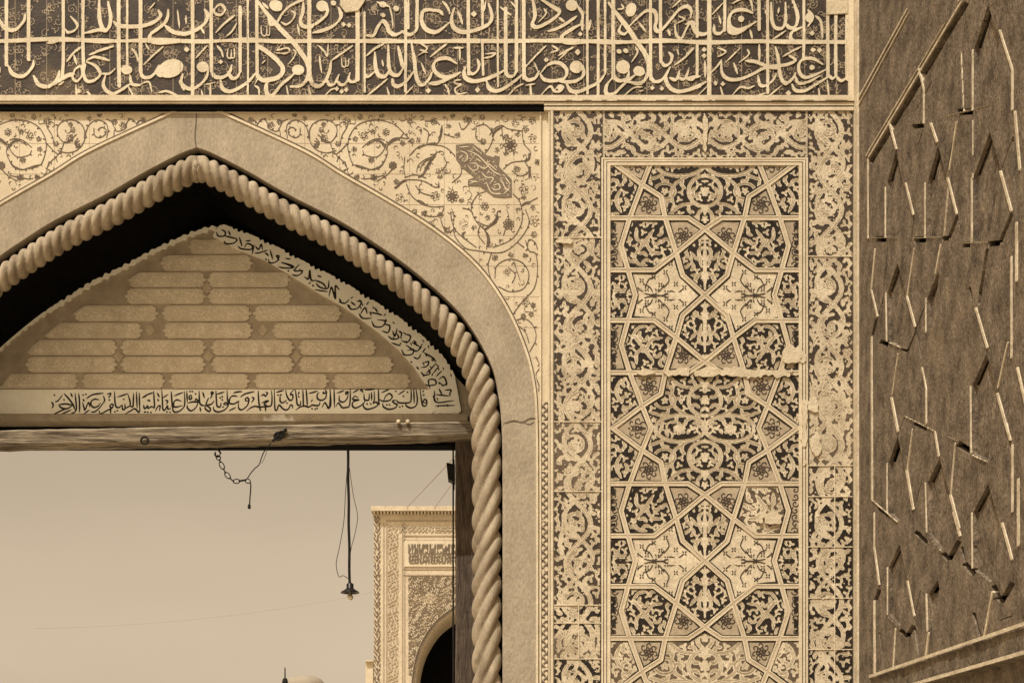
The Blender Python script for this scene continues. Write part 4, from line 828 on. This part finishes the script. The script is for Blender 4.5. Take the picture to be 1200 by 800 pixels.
mb = MB(); c = W(326, 511, YBm-.008); ring(mb, c, .022, .007); ring(mb, (c.x+.02, c.y-.006, c.z+.012), .016, .006); mb.tube([(c.x-.035, c.y, c.z-.03), c, (c.x+.05, c.y, c.z+.045)], .008); mb.build('iron_staple', M['iron'], BMO)
mb = MB()
for px in (467, 478): 
    c = W(px, 494, YBm-.01); mb.lathe(c, [(0,-.012),(.012,-.008),(.014,.002),(.008,.012),(0,.013)], 8)
mb.build('plaster_crumb', M['patch'], BMO)
# posts
PG = 'door posts inside the arch'
def post(x0, x1, lab):
    mb = MB(); Yp = .66; N_ = 40; rows_ = []
    for i in range(N_+1):
        py = 497+(1290-497)*i/N_; d = random.uniform(-.5, .5)
        if i == 0: e = 3
        else: e = 0
        A, B = W(x0+d+e, py, Yp), W(x1, py, Yp)
        rows_.append([(A.x, Yp+.17, A.z), (A.x, Yp+.015, A.z), (A.x+.012, Yp, A.z), (B.x, Yp, B.z), (B.x, Yp+.17, B.z)])
    vs = [p for r in rows_ for p in r]; fs = []
    for i in range(N_):
        for k in range(5): fs.append((i*5+k, i*5+(k+1) % 5, (i+1)*5+(k+1) % 5, (i+1)*5+k))
    mb.add(vs, fs+[tuple(range(5))]); o = mb.build('door_post', M['post']); return tag(o, lab, 'post')
post(533.5, 556, 'rough dark door post beside the twisted rope moulding under the right end of the beam')
mb = MB(); A = W(530.8, 522, .84); B = W(530.8, 1290, .84); mb.box((A.x-.004, .84, B.z), (A.x+.006, .90, A.z))
tag(mb.build('iron_door_bar', M['iron']), 'thin black upright iron bar against the left face of the door post', 'bar')
# box on the post
LB = empty('wall_lamp', W(529, 553, .74), 'small black lamp box bracketed to the side of the door post against the sky', 'lamp')
mb = MB(); q = [(523.2,543.5),(533.2,545.5),(533.2,566),(525.2,563)]; mb.prism(q, .68, .76, Yp=.72); mb.build('housing', M['iron'], LB)
mb = MB(); a = W(531.5, 538, .72); b = W(531.5, 574, .72); mb.tube([(a.x,.72,a.z),(a.x,.72,b.z)], .007); mb.build('bracket', M['iron'], LB)
# hanging lamp
YLm = .37
LP = empty('pendant_lamp', W(410, 524, YLm), 'black enamel pendant lamp hanging on a long cord below the beam', 'lamp')
mb = MB(); pts = [W(407.6+(i/24)*2.2+.25*math.sin(i*.8), 520+i*(684-520)/24, YLm) for i in range(25)]; mb.tube(pts, .0082, 6); mb.build('cord', M['iron'], LP)
mb = MB(); pts = [W(x, y, YLm-.02) for x, y in cr([(408.5,528),(405,575),(403,610),(398,640),(394,660),(397,675),(402,674),(409,678)], 5)]; mb.tube(pts, .0022, 5)
pts = [W(x, y, YLm-.02) for x, y in cr([(409,545),(414,580),(419,604),(416,625),(411,645),(409,672)], 5)]; mb.tube(pts, .0020, 5); mb.build('loose_wire', M['iron'], LP)
c = W(410.2, 694, YLm); mb = MB(); mb.lathe(c, [(.012,.060),(.022,.052),(.022,.028),(.030,.020),(.056,.004),(.058,-.002),(.054,-.001),(.026,.012),(0,.014)], 28); mb.build('lamp_shade', M['enamel'], LP, smooth=True)
mb = MB(); mb.lathe(c, [(.009,.006),(.012,-.010),(.021,-.026),(.019,-.040),(.008,-.048),(0,-.049)], 18); mb.build('bulb', M['glass'], LP, smooth=True)
# chain
YC = .36
CH = empty('hanging_chain', W(255, 527, YC), 'short black iron chain slung beneath the wooden beam with a loose end', 'chain')
k4 = lambda a, b: W(240+a/8.89, 515+b/8.89, YC)
mb = MB()
hk = [k4(*p) for p in ((130,95),(150,118),(165,140),(150,175),(120,178),(104,150),(112,128))]; mb.tube(hk, .006, 6); mb.build('hook', M['iron'], CH)
path = [(128,170),(155,205),(160,235),(190,290),(208,335),(240,375),(280,420),(322,442),(375,425),(440,420),(470,440)]
P = cr(path, 4)
links = 9
for k in range(links):
    a = P[int(k*(len(P)-1)/links)]; b = P[int((k+1)*(len(P)-1)/links)]
    A, B = k4(*a), k4(*b); d = (B-A); L = d.length/2*1.18; d.normalize(); c = (A+B)/2; nv = Vector((-d.z, 0, d.x)) if k % 2 == 0 else Vector((0, 1, 0))
    mb = MB(); pts = [c+d*(L*math.cos(t))+nv*(.0105*math.sin(t)*(1.25 if k % 2 == 0 else 1)) for t in np.linspace(0, 2*math.pi, 15)]; mb.tube(pts, .0034, 5, cap=False); mb.build('chain_link', M['iron'], CH)
mb = MB(); mb.tube([k4(*p) for p in cr([(470,440),(478,470),(476,540),(470,610),(466,690)], 4)], .0042, 5); e = k4(463, 700); mb.lathe(e, [(0,.022),(.009,.012),(.010,-.008),(0,-.014)], 8); mb.build('chain_end', M['iron'], CH)
mb = MB(); mb.tube([k4(*p) for p in cr([(440,410),(470,360),(520,300),(565,260),(590,190),(620,120),(650,85),(690,40)], 4)], .0034, 5); mb.tube([k4(*p) for p in cr([(590,250),(610,215),(640,140),(650,90)], 4)], .0016, 4); mb.build('tie_wire', M['iron'], CH)

# ================================================================== RIGHT SIDE WALL
XS = 2.213
SW = empty('side_wall', (XS, -1.5, 0), 'brown brick side wall on the right with a raised pattern of long stretched hexagons', 'wall')
def U(px, py):                                              # photo unit -> (depth Y, height) on the side wall
    dist = FP*XS/(px-CX); return dist-CAMD, EYE+(HY-py)*dist/FP
mb = MB()
def ridge(mb, p, q, t, run, face):
    """raised moulding along p-q on the wall: upright face on one side, long slope on the other"""
    (y0, z0), (y1, z1) = U(*p), U(*q); d = Vector((0, y1-y0, z1-z0)); L = d.length
    if L < 1e-4: return
    d /= L; n_ = Vector((0, d.z, -d.y))                     # in the wall plane
    if face == 'B' and n_.y > 0 or face == 'D' and n_.z > 0: n_ = -n_
    A, B = Vector((XS, y0, z0)), Vector((XS, y1, z1)); o = Vector((-t, 0, 0)); e = Vector((.02, 0, 0))
    back = -n_*run
    nseg = max(6, int(L/.05)); rows_ = []
    for i in range(nseg+1):
        c = A.lerp(B, i/nseg)+n_*random.uniform(-.002, .002); k = 1+random.uniform(-.08, .08)
        f_ = i/nseg; tp = min(1, .25+f_*4, .25+(1-f_)*4) if face == 'B' else min(1, .06+f_*3.2, .06+(1-f_)*3.2)
        rows_.append([c+e, c+o*k*tp, c+o*k*tp*.94-n_*.012, c+back+e])
    vs = [p_ for r in rows_ for p_ in r]; fs = []
    for i in range(nseg):
        for k in range(3): fs.append((i*4+k, i*4+k+1, (i+1)*4+k+1, (i+1)*4+k))
    mb.add(vs, fs+[(0,1,2,3), tuple(nseg*4+k for k in range(4))])
Bs = """1077 80 1083 104 3;1083 104 1083 145 2;1042 142 1051 175 3.4;1060 146 1083 144 2;1091 144 1099 167 4;1142 58 1142 130 4;1172 35 1187 82 3.6;1110 136 1160 123 2;1122 142 1113 200 1.6;1017.5 186 1017.5 280 2;1039.5 219 1039.5 278 3;1061.5 214 1071 252 3.4;1086 214 1086 278 3.6;1111 208 1122 251 3.6;1141 208 1141 283 4.6;1173 200 1186 248 4.4
1017 279 1052 278 2;1071 279 1104 277.5 2.4;1127 285 1159 283.5 2.6;1026 291 1021.6 339 1.6;1021.6 340 1029 371 2.6;1022 394 1022.5 586 2.8;1040 343 1041 400 3.2;1063 346 1073 383 3.6;1042 401 1056 407 2.6;1072 290 1064 346 1.4;1103 286 1097 321 2;1087 349 1087 390 2.6;1144 360 1158 408 3.8;1139.5 452 1140 532 3.6;1169 460 1185 516 4.2;1182 400 1170 455 2
1081 430 1086 455 2;1086 455 1086 497 2;1060 487 1096 505 2.6;1096 505 1101 535 3;1045 465 1053 506 4;1041.5 542 1041.5 600 2.6;1053 414 1046 463 1.2;1070 502 1064 550 1.5;1063 550 1071 597 4;1086.5 565 1088 624 3;1114 579 1125 620 4.6;1111 511 1122 516 2.6;1140 533 1158 541 3.6;1120 518 1115 578 1.4;1023 586 1053 612 2.6;1141 600 1141.5 666 3.2
1025 600 1025 640 2;1025 640 1031 685 3;1025 703 1025.5 792 3;1042 664 1042 720 2.6;1064 680 1072 722 2.8;1041 722 1055 736 1.4;1089 628 1105 647 1.4;1118 600 1126 628 4;1143 668 1163 683 1.4;1087.5 695 1089 740 4.6;1089 740 1085 772 3;1164 692 1154 746 3;1175 612 1187 656 4.4;1003 121 1064 10 2;1187 82 1187 130 3;1142 208 1142 140 1.4;1186 300 1186 420 2.6;1187 520 1187 600 3;1015 183 1124 1 1.6;1018.5 184 1128 1 2.6;1124 1 1180 -95 2.4;1006 124 1066 14 1.6;1107 276 1112 220 1.2;1050 735 1047 785 1.4;1130 130 1127 60 1.2;1190 130 1196 200 4;1192 260 1192 330 4;1193 430 1204 480 4;1194 560 1194 640 4"""
Ds = """1050 177 1040 213 3.4;1050 177 1057.5 214 2.4;1099 170 1088 211 4;1099 170 1109 206 2.6;1158 6 1142 57 5;1158 6 1171 46 4;1160 155 1141 206 4;1160 155 1173 200 3;1069 148 1082 146.5 6;1122 131.5 1140 130.5 7;1026 280.5 1039 280 6;1071 281 1085.5 280.5 6.4;1104 280 1112 279 5;1112 279 1122 253 3.6;1128 287 1137 286.5 6;1158 286 1172 284.5 6;1172 284 1186 250 4;1027.5 373 1022.5 393 3
1052 308 1039.5 342 3;1052 308 1062 346 1.8;1031 399.5 1041 404.5 5.5;1056 409 1064 411.5 3;1064 411 1072 391 2;1098 322 1087.5 348 3;1073 386 1080 420 1.8;1157 291 1147 357 3.4;1136 336 1139 353 3;1156 414 1140 451 4.4;1156 414 1169 459 2.4;1071 495 1086 503 5;1053 510 1042.5 541 5;1101 537 1087.6 565 3.6;1101 537 1113 579 2.6;1122 519 1139 530 7.5;1158 566 1141 599 3.6;1158 566 1171 611 2.6
1030 594 1041 604 5.5;1031 690 1026 703 4;1054 637 1041 664 3.2;1054 637 1063.5 678 2;1055 737 1063 746 5;1063 746 1071 732 5;1072 735 1078 777 2.4;1072 622 1086 636 5;1105 647 1112 656 5.5;1112 656 1124 633 5.5;1127 640 1131 660 3;1130 659 1142 673 6.5;1164 685 1173 706 6;1173 706 1187 682 6;1100 679 1089 694 6;1141 717 1149 748 3.6;1087 350 1066 405 1.2;1152 735 1186 721 1.4;1187 160 1192 285 2;1040 290 1031 396 .8;1140 290 1148 358 .9;1173 200 1187 160 .9;1071 252 1066 300 .9;1122 252 1128 284 .9;1029 371 1037 342 .8;1071 597 1081 560 .8;1053 506 1060 488 .8;1125 620 1140 598 .8;1072 722 1079 690 .8;1031 685 1041 664 .8;1101 535 1110 513 .8;1158 408 1182 402 .8;1185 516 1160 540 .8;1083 147 1076 170 .8;1051 176 1068 150 .8;1108 206 1122 142 .8;1160 124 1160 155 .9;1088 626 1072 622 .8;1022 600 1034 645 .7;1172 420 1186 540 1.2;1020 191 1060 125 5;1060 125 1133 3 6;1092 95 1080 118 1;1080 118 1072 130 .8;1150 20 1165 60 .9;1140 640 1165 700 .9;1030 740 1036 785 1;1110 690 1130 715 .9;1130 715 1170 700 .8"""
RECESS = [[(1050,177),(1040,213),(1040,277),(1053,277),(1058,214)],[(1099,170),(1088,211),(1086,277),(1103,276),(1109,206)],[(1158,6),(1142,57),(1142,129),(1160,125),(1171,46)],[(1160,155),(1141,206),(1141,283),(1158,282),(1173,200)],
          [(1052,308),(1040,342),(1041,400),(1055,406),(1062,346)],[(1156,414),(1140,451),(1140,531),(1158,540),(1169,459)],[(1101,537),(1087,565),(1088,624),(1104,645),(1113,579)],[(1158,566),(1141,599),(1141,666),(1162,682),(1171,612)],
          [(1054,637),(1042,664),(1042,720),(1055,735),(1063,678)],[(1052,511),(1042,541),(1042,600),(1053,611),(1060,550)],[(1098,322),(1087,349),(1087,390),(1093,380),(1101,318)],[(1099,679),(1089,695),(1089,740),(1092,738),(1101,690)]]
def uz(px, py): y, z = U(px, py); return (y*100, -z*100)
def segquad(v):
    x0, y0, x1, y1, w = v; L = math.hypot(x1-x0, y1-y0)+1e-6; nx, ny = -(y1-y0)/L*w/2, (x1-x0)/L*w/2
    n = max(1, int(L/12)); A = []; B = []
    for i in range(n+1):
        x, y = x0+(x1-x0)*i/n, y0+(y1-y0)*i/n; k = w*.06*random.uniform(-1, 1); A.append(uz(x+nx+k, y+ny)); B.append(uz(x-nx+k, y-ny))
    return A+B[::-1]
Y0s, Y1s, Zt, Zb = -560, 8, 760, 150
def more(P): return [(x-262, y+4) for x, y in P]
hl = Layer(Y0s, -Zt, Y1s, -Zb, .75); st_ = Layer(Y0s, -Zt, Y1s, -Zb, .75)
for q in RECESS: hl.poly([uz(*p) for p in q]); hl.poly(more([uz(*p) for p in q]))
dl_ = Layer(Y0s, -Zt, Y1s, -Zb, .75)
for it in Ds.replace('\n', ';').split(';'):
    v = [float(q) for q in it.split()]; leg = any(abs(v[0]-q_[0][0]) < 3 and abs(v[1]-q_[0][1]) < 4 for q_ in RECESS)
    if leg: dl_.poly(segquad([v[0]+.8, v[1], v[2]+.8, v[3], v[4]*1.0])); continue
    q = segquad(v[:4]+[v[4]*1.1]); hl.poly(q); dl_.poly(q); hl.poly(more(q)); dl_.poly(more(q))
for it in Bs.replace('\n', ';').split(';'):
    v = [float(q) for q in it.split()]
    rc_ = any(abs(v[0]-q[1][0]) < 3.5 and abs(v[1]-q[1][1]) < 9 for q in RECESS)
    if rc_: v[0] -= 1.5; v[2] -= 1.5; v[4] *= .5
    if abs(v[1]-v[3]) < abs(v[0]-v[2])*1.6: v[4] *= .75
    q = segquad(v[:4]+[v[4]*.55]); st_.poly(q)
    if v[0] < 1175: st_.poly(more(q))
Xg, Yg = hl.grid(); hl.F = -hl.F-.0
hl.F = np.minimum(hl.F, 3.0)
DEP = .018
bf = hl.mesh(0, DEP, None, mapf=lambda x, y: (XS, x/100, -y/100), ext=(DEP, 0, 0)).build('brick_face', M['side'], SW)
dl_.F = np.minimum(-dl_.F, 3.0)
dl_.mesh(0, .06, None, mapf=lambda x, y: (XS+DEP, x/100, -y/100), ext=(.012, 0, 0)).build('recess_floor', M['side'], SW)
mb = MB(); mb.box((XS+DEP+.17, -5.6, 0), (XS+.9, .98, 7.6)); mb.box((XS+DEP+.012, -.0, 0), (XS+DEP+.17, .98, 7.6)); mb.box((XS+DEP+.012, -5.6, 0), (XS+DEP+.17, -5.55, 7.6)); mb.box((XS, -5.6, 0), (XS+DEP-.003, .08, 1.498)); mb.build('wall_core', M['side'], SW)  # core set back: hollow added behind the facing to keep the slots dark
st_.mesh(0, .03, None, mapf=lambda x, y: (XS-.005, x/100, -y/100), ext=(.03, 0, 0)).build('lit_edge_strip', M['strip'], SW)  # pale strips paint the sunlit step faces onto the wall
# ledge: a sloping string course low on the wall
mb = MB()
yA, zA = U(1026, 792.5); zB = zA-.045
prof = [(.02, zA+.012), (-.030, zA+.004), (-.038, zA-.012), (-.026, zA-.020), (-.026, zB-.055), (-.046, zB-.062), (-.050, zB-.085), (.02, zB-.092)]
ys = np.linspace(-5.6, yA, 80); vs = []
for y in ys:
    for a, z in prof: vs.append((XS+a+random.uniform(-.003, .003), y, z+random.uniform(-.002, .002)))
n8 = len(prof); mb.add(vs, [(i*n8+k, i*n8+k+1, (i+1)*n8+k+1, (i+1)*n8+k) for i in range(len(ys)-1) for k in range(n8-1)]); mb.build('ledge', M['side'], SW)
mb = MB()
for zt_, xo in ((zA+.010, -.036), (zB-.064, -.054)): mb.box((XS+xo, -5.6, zt_-.016), (XS+.01, yA, zt_))
mb.build('ledge_fillet', M['ridge'], SW)
mb = MB(); y2, z2 = U(1007, 900); mb.box((XS-.012, -.075, 0), (XS+.02, -.020, 7)); mb.build('corner_strip', M['ridge'], SW)

# ================================================================== FAR PORTAL ACROSS THE COURT
YF = 30.0
FPx = 560.0
FP_ = empty('far_portal', W(FPx, 948, YF) - Vector((0, 0, 1.6)), 'tall tiled portal across the courtyard with a dark pointed arch and an inscription panel', 'portal')
fa = [(0,683),(10,689),(27,716),(44,729),(58,746),(67,765),(72,785),(74,805),(75,840),(75,985)]
fa = [(0,697),(14,706),(27,716),(44,729),(56,744),(66,764),(71,785),(73,805),(74,840),(74,986)]
fac = cr(fa, 4)
def fmir(q): return [(FPx-p[0], p[1]) for p in reversed(q)][:-1]+[(FPx+p[0], p[1]) for p in q]
mb = MB(); mb.prism([(438,986)]+[tuple(p) for p in fmir(fac)]+[(682,986),(682,601),(438,601)], YF, YF+2.5); mb.build('masonry', M['far'], FP_)
mb = MB(); a = W(470, 990, YF); b = W(650, 690, YF); mb.add([(a.x,YF+2.4,0),(b.x,YF+2.4,0),(b.x,YF+2.4,b.z),(a.x,YF+2.4,b.z)], [(0,1,2,3)]); mb.build('arch_recess', M['dark'], FP_)  # flat near-black sheet paints the shade inside the arch
mb = MB(); mb.pbox(435.5, 594.5, 684.5, 600, YF-.22, YF+2.6, Yp=YF); cn = mb.build('cornice', M['far'], FP_)
mb = MB()
for i in range(62): mb.pbox(438+i*3.95, 600.1, 440.1+i*3.95, 602.6, YF-.18, YF, Yp=YF)
mb.build('cornice_teeth', M['far'], cn)
mb = MB(); mb.pbox(436, 600.1, 684, 601.0, YF-.03, YF, Yp=YF); mb.build('cornice_shadow_line', M['farline'], cn)
def farlayer(x0, y0, x1, y1, fn, key, name, st=.5, parent=FP_):
    l = Layer(x0, y0, x1, y1, st); X, Yy = l.grid(); l.F = fn(X, Yy); l.F[0, :] = l.F[-1, :] = -9; l.F[:, 0] = l.F[:, -1] = -9
    return l.mesh(YF-.02, .02, None, Yp=YF).build(name, M[key], parent)
lat = lambda X, Yy: .9-np.abs(np.mod(np.abs(np.abs(X-441.5)*1.5+np.mod(Yy, 11)-5.5), 5.5)-2.2)+.5*waves(X, Yy, 4, 12, 8)
farlayer(437.6, 604, 446, 830, lat, 'farline', 'lattice_border')
farlayer(454, 615, 467, 830, lambda X, Yy: waves(X, Yy, 3.4, 16, 9)-.25, 'farpale', 'inlay_border'); farlayer(467, 615, 560, 624, lambda X, Yy: waves(X, Yy, 3.4, 16, 10)-.2, 'farpale', 'inlay_border')
for x in (448.5, 452, 470.5, 473): farlayer(x, 612, x+2.2, 830, lambda X, Yy: .6+0*X, 'farpale', 'border_line')
for y in (609, 626.5, 632, 665.5, 672.5): farlayer(452 if y < 612 else 472, y, 562, y+2.0, lambda X, Yy: .6+0*X, 'farpale', 'border_line')
mb = MB(); mb.pbox(474, 633.5, 646, 663.5, YF-.03, YF, Yp=YF); ip = mb.build('inscription_panel', M['pale'], FP_)
l = Layer(478.5, 637.5, 560, 660, .4); X, Yy = l.grid(); ver = np.cos(X*2.3+1.5*np.sin(X*.37))+.5
l.F = np.where(Yy < 648, np.minimum(1, 1.3*waves(X, Yy*.25, 3.2, 14, 13)+.35), waves(X, Yy, 3.4, 16, 14)+.15); l.mesh(YF-.05, .02, None, Yp=YF).build('lettering', M['farline'], ip)
l = Layer(478.5, 674, 562, 790, .4); X, Yy = l.grid(); arcp = [(FPx-p[0], p[1]) for p in fac]
da = sdsegs([(arcp[i], arcp[i+1]) for i in range(len(arcp)-1)], X, Yy); inside = sdpoly([(FPx, 999)]+arcp, X, Yy)
l.F = np.where((inside < 0), np.minimum((np.abs(waves(X, Yy, 4.3, 20, 15))*-1+.42)*1.4, da-6), -9); l.F = np.minimum(l.F, np.hypot(X-503.5, Yy-701)-7)
l.mesh(YF-.02, .02, None, Yp=YF).build('spandrel_scroll', M['farline'], FP_)
l.F = np.minimum(6.6-np.hypot(X-503.5, Yy-701), waves(X, Yy, 4, 12, 16)); l.mesh(YF-.02, .02, None, Yp=YF).build('medallion', M['farpale'], FP_)
l = Layer(478, 690, 562, 830, .4); X, Yy = l.grid(); da = sdsegs([(arcp[i], arcp[i+1]) for i in range(len(arcp)-1)], X, Yy); ins2 = sdpoly([(FPx, 999)]+arcp, X, Yy)
l.F = np.where(ins2 < 0, np.maximum(.5-np.abs(da-2.2), .45-np.abs(da-4.6)), -9); l.mesh(YF-.06, .06, None, Yp=YF).build('arch_moulding', M['farline'], FP_)
# neighbours of the far portal
mb = MB(); mb.pbox(428.5, 774.5, 437.2, 990, YF+.6, YF+4); mb.pbox(427.8, 772.6, 437.3, 774.4, YF+.5, YF+4)
tag(mb.build('plain_pier', M['pale']), 'plain pale pier against the left flank of the far portal', 'pier')
YD = 60.0
DM = empty('distant_dome', W(357, 948, YD)-Vector((0, 0, 1.6)), 'pale low dome far away on the skyline below the hanging lamp', 'dome')
mb = MB(); c = W(357, 948, YD); zb = W(0, 805, YD).z; zt = W(0, 791, YD).z
r_ = (W(381, 0, YD).x-W(357, 0, YD).x); mb.lathe((c.x, YD, zb), [(r_, -6.0), (r_, 0), (r_*.97, (zt-zb)*.35), (r_*.82, (zt-zb)*.68), (r_*.5, (zt-zb)*.93), (0, zt-zb)], 36); mb.build('dome_shell', M['hazy'], DM, smooth=True)
mb = MB(); mb.lathe((c.x, YD, 0), [(r_*1.05, 0), (r_*1.05, zb-6), (0, zb-5.9)], 36); mb.build('drum', M['hazy'], DM)
YM = 50.0
FN = empty('roof_finial', W(334, 948, YM)-Vector((0, 0, 1.6)), 'small dark spiked finial on the far skyline left of the pale dome', 'finial')
c = W(334, 799, YM); mb = MB(); mb.lathe((c.x, YM, c.z), [(0,-.3),(.10,-.25),(.13,0),(.10,.14),(.03,.20),(.025,.6),(0,.66)], 10); mb.build('spike', M['iron'], FN)
mb = MB(); mb.lathe((c.x, YM, 0), [(.09, 0), (.07, c.z-.2)], 8); mb.build('mast', M['iron'], FN)
# overhead wires
WG = 'thin wires across the sky behind the gate'
def wire(p, q, Ya, Yb, r, lab, sag=.3):
    a, b = W(*p, Ya), W(*q, Yb); pts = []
    for i in range(25):
        t = i/24; v = a.lerp(b, t); v.z -= sag*4*t*(1-t); pts.append(v)
    mb = MB(); mb.tube(pts, r, 5); tag(mb.build('overhead_wire', M['hazy']), lab, 'wire', WG)
wire((40,736), (470,686), 24, 30.0, .0026, 'thin wire rising gently across the open sky to the far portal', .25)
wire((474,597), (560,505), 31, 12, .007, 'longer steep wire rising rightwards from the top of the far portal', .02)
wire((508,596), (548,540), 31, 12, .006, 'steep short wire just left of the black lamp box, above the far portal', .02)

# ================================================================== light, sky, camera
w = bpy.data.worlds.new('World'); sc.world = w; w.use_nodes = True; N = w.node_tree.nodes; L = w.node_tree.links
sky = N.new('ShaderNodeTexSky'); sky.sky_type = 'NISHITA'; sky.sun_disc = False
sv = Vector((-.30, -.52, .97)).normalized()                 # towards the sun
el = math.asin(sv.z); az = math.atan2(sv.x, sv.y)
sky.sun_elevation = el; sky.sun_rotation = az; sky.dust_density = 3.0
bw = N.new('ShaderNodeRGBToBW'); mu = N.new('ShaderNodeVectorMath'); mu.operation = 'SCALE'; mu.inputs[0].default_value = (1.0, .80, .565)
SKYTINT = 2.2
L.new(sky.outputs['Color'], bw.inputs['Color']); mm = N.new('ShaderNodeMath'); mm.operation = 'MULTIPLY'; mm.inputs[1].default_value = SKYTINT
L.new(bw.outputs['Val'], mm.inputs[0]); tcw = N.new('ShaderNodeTexCoord'); mpw = N.new('ShaderNodeMapping'); mpw.inputs['Scale'].default_value = (2, 2, 7); nw = N.new('ShaderNodeTexNoise'); nw.inputs['Scale'].default_value = 2.2; nw.inputs['Detail'].default_value = 7
rw = N.new('ShaderNodeMapRange'); rw.inputs['To Min'].default_value = .93; rw.inputs['To Max'].default_value = 1.07; mw = N.new('ShaderNodeMath'); mw.operation = 'MULTIPLY'
L.new(tcw.outputs['Generated'], mpw.inputs['Vector']); L.new(mpw.outputs['Vector'], nw.inputs['Vector']); L.new(nw.outputs['Fac'], rw.inputs['Value']); L.new(rw.outputs['Result'], mw.inputs[0]); L.new(mm.outputs['Value'], mw.inputs[1])
L.new(mw.outputs['Value'], mu.inputs['Scale']); L.new(mu.outputs['Vector'], N['Background'].inputs['Color'])
N['Background'].inputs['Strength'].default_value = .10
sl = bpy.data.lights.new('sun', 'SUN'); sl.energy = 4.6; sl.angle = math.radians(.6); sl.color = (1, .99, .94)
so_ = bpy.data.objects.new('sun', sl); COL.objects.link(so_); so_.rotation_euler = (-sv).to_track_quat('-Z', 'Y').to_euler(); so_.location = (0, -6, 12)
cam = bpy.data.cameras.new('camera'); cam.sensor_width = 36; cam.lens = 36*FP/1200; cam.clip_end = 2000
cam.shift_x = (600-CX)/1200; cam.shift_y = (HY-400)/1200
co = bpy.data.objects.new('camera', cam); COL.objects.link(co); co.location = (0, -CAMD, EYE); co.rotation_euler = (math.pi/2, 0, 0); sc.camera = co
sc.view_settings.view_transform = 'Standard'; sc.view_settings.look = 'None'; sc.view_settings.gamma = 1; sc.view_settings.exposure = -.18
sc.cycles.max_bounces = 6
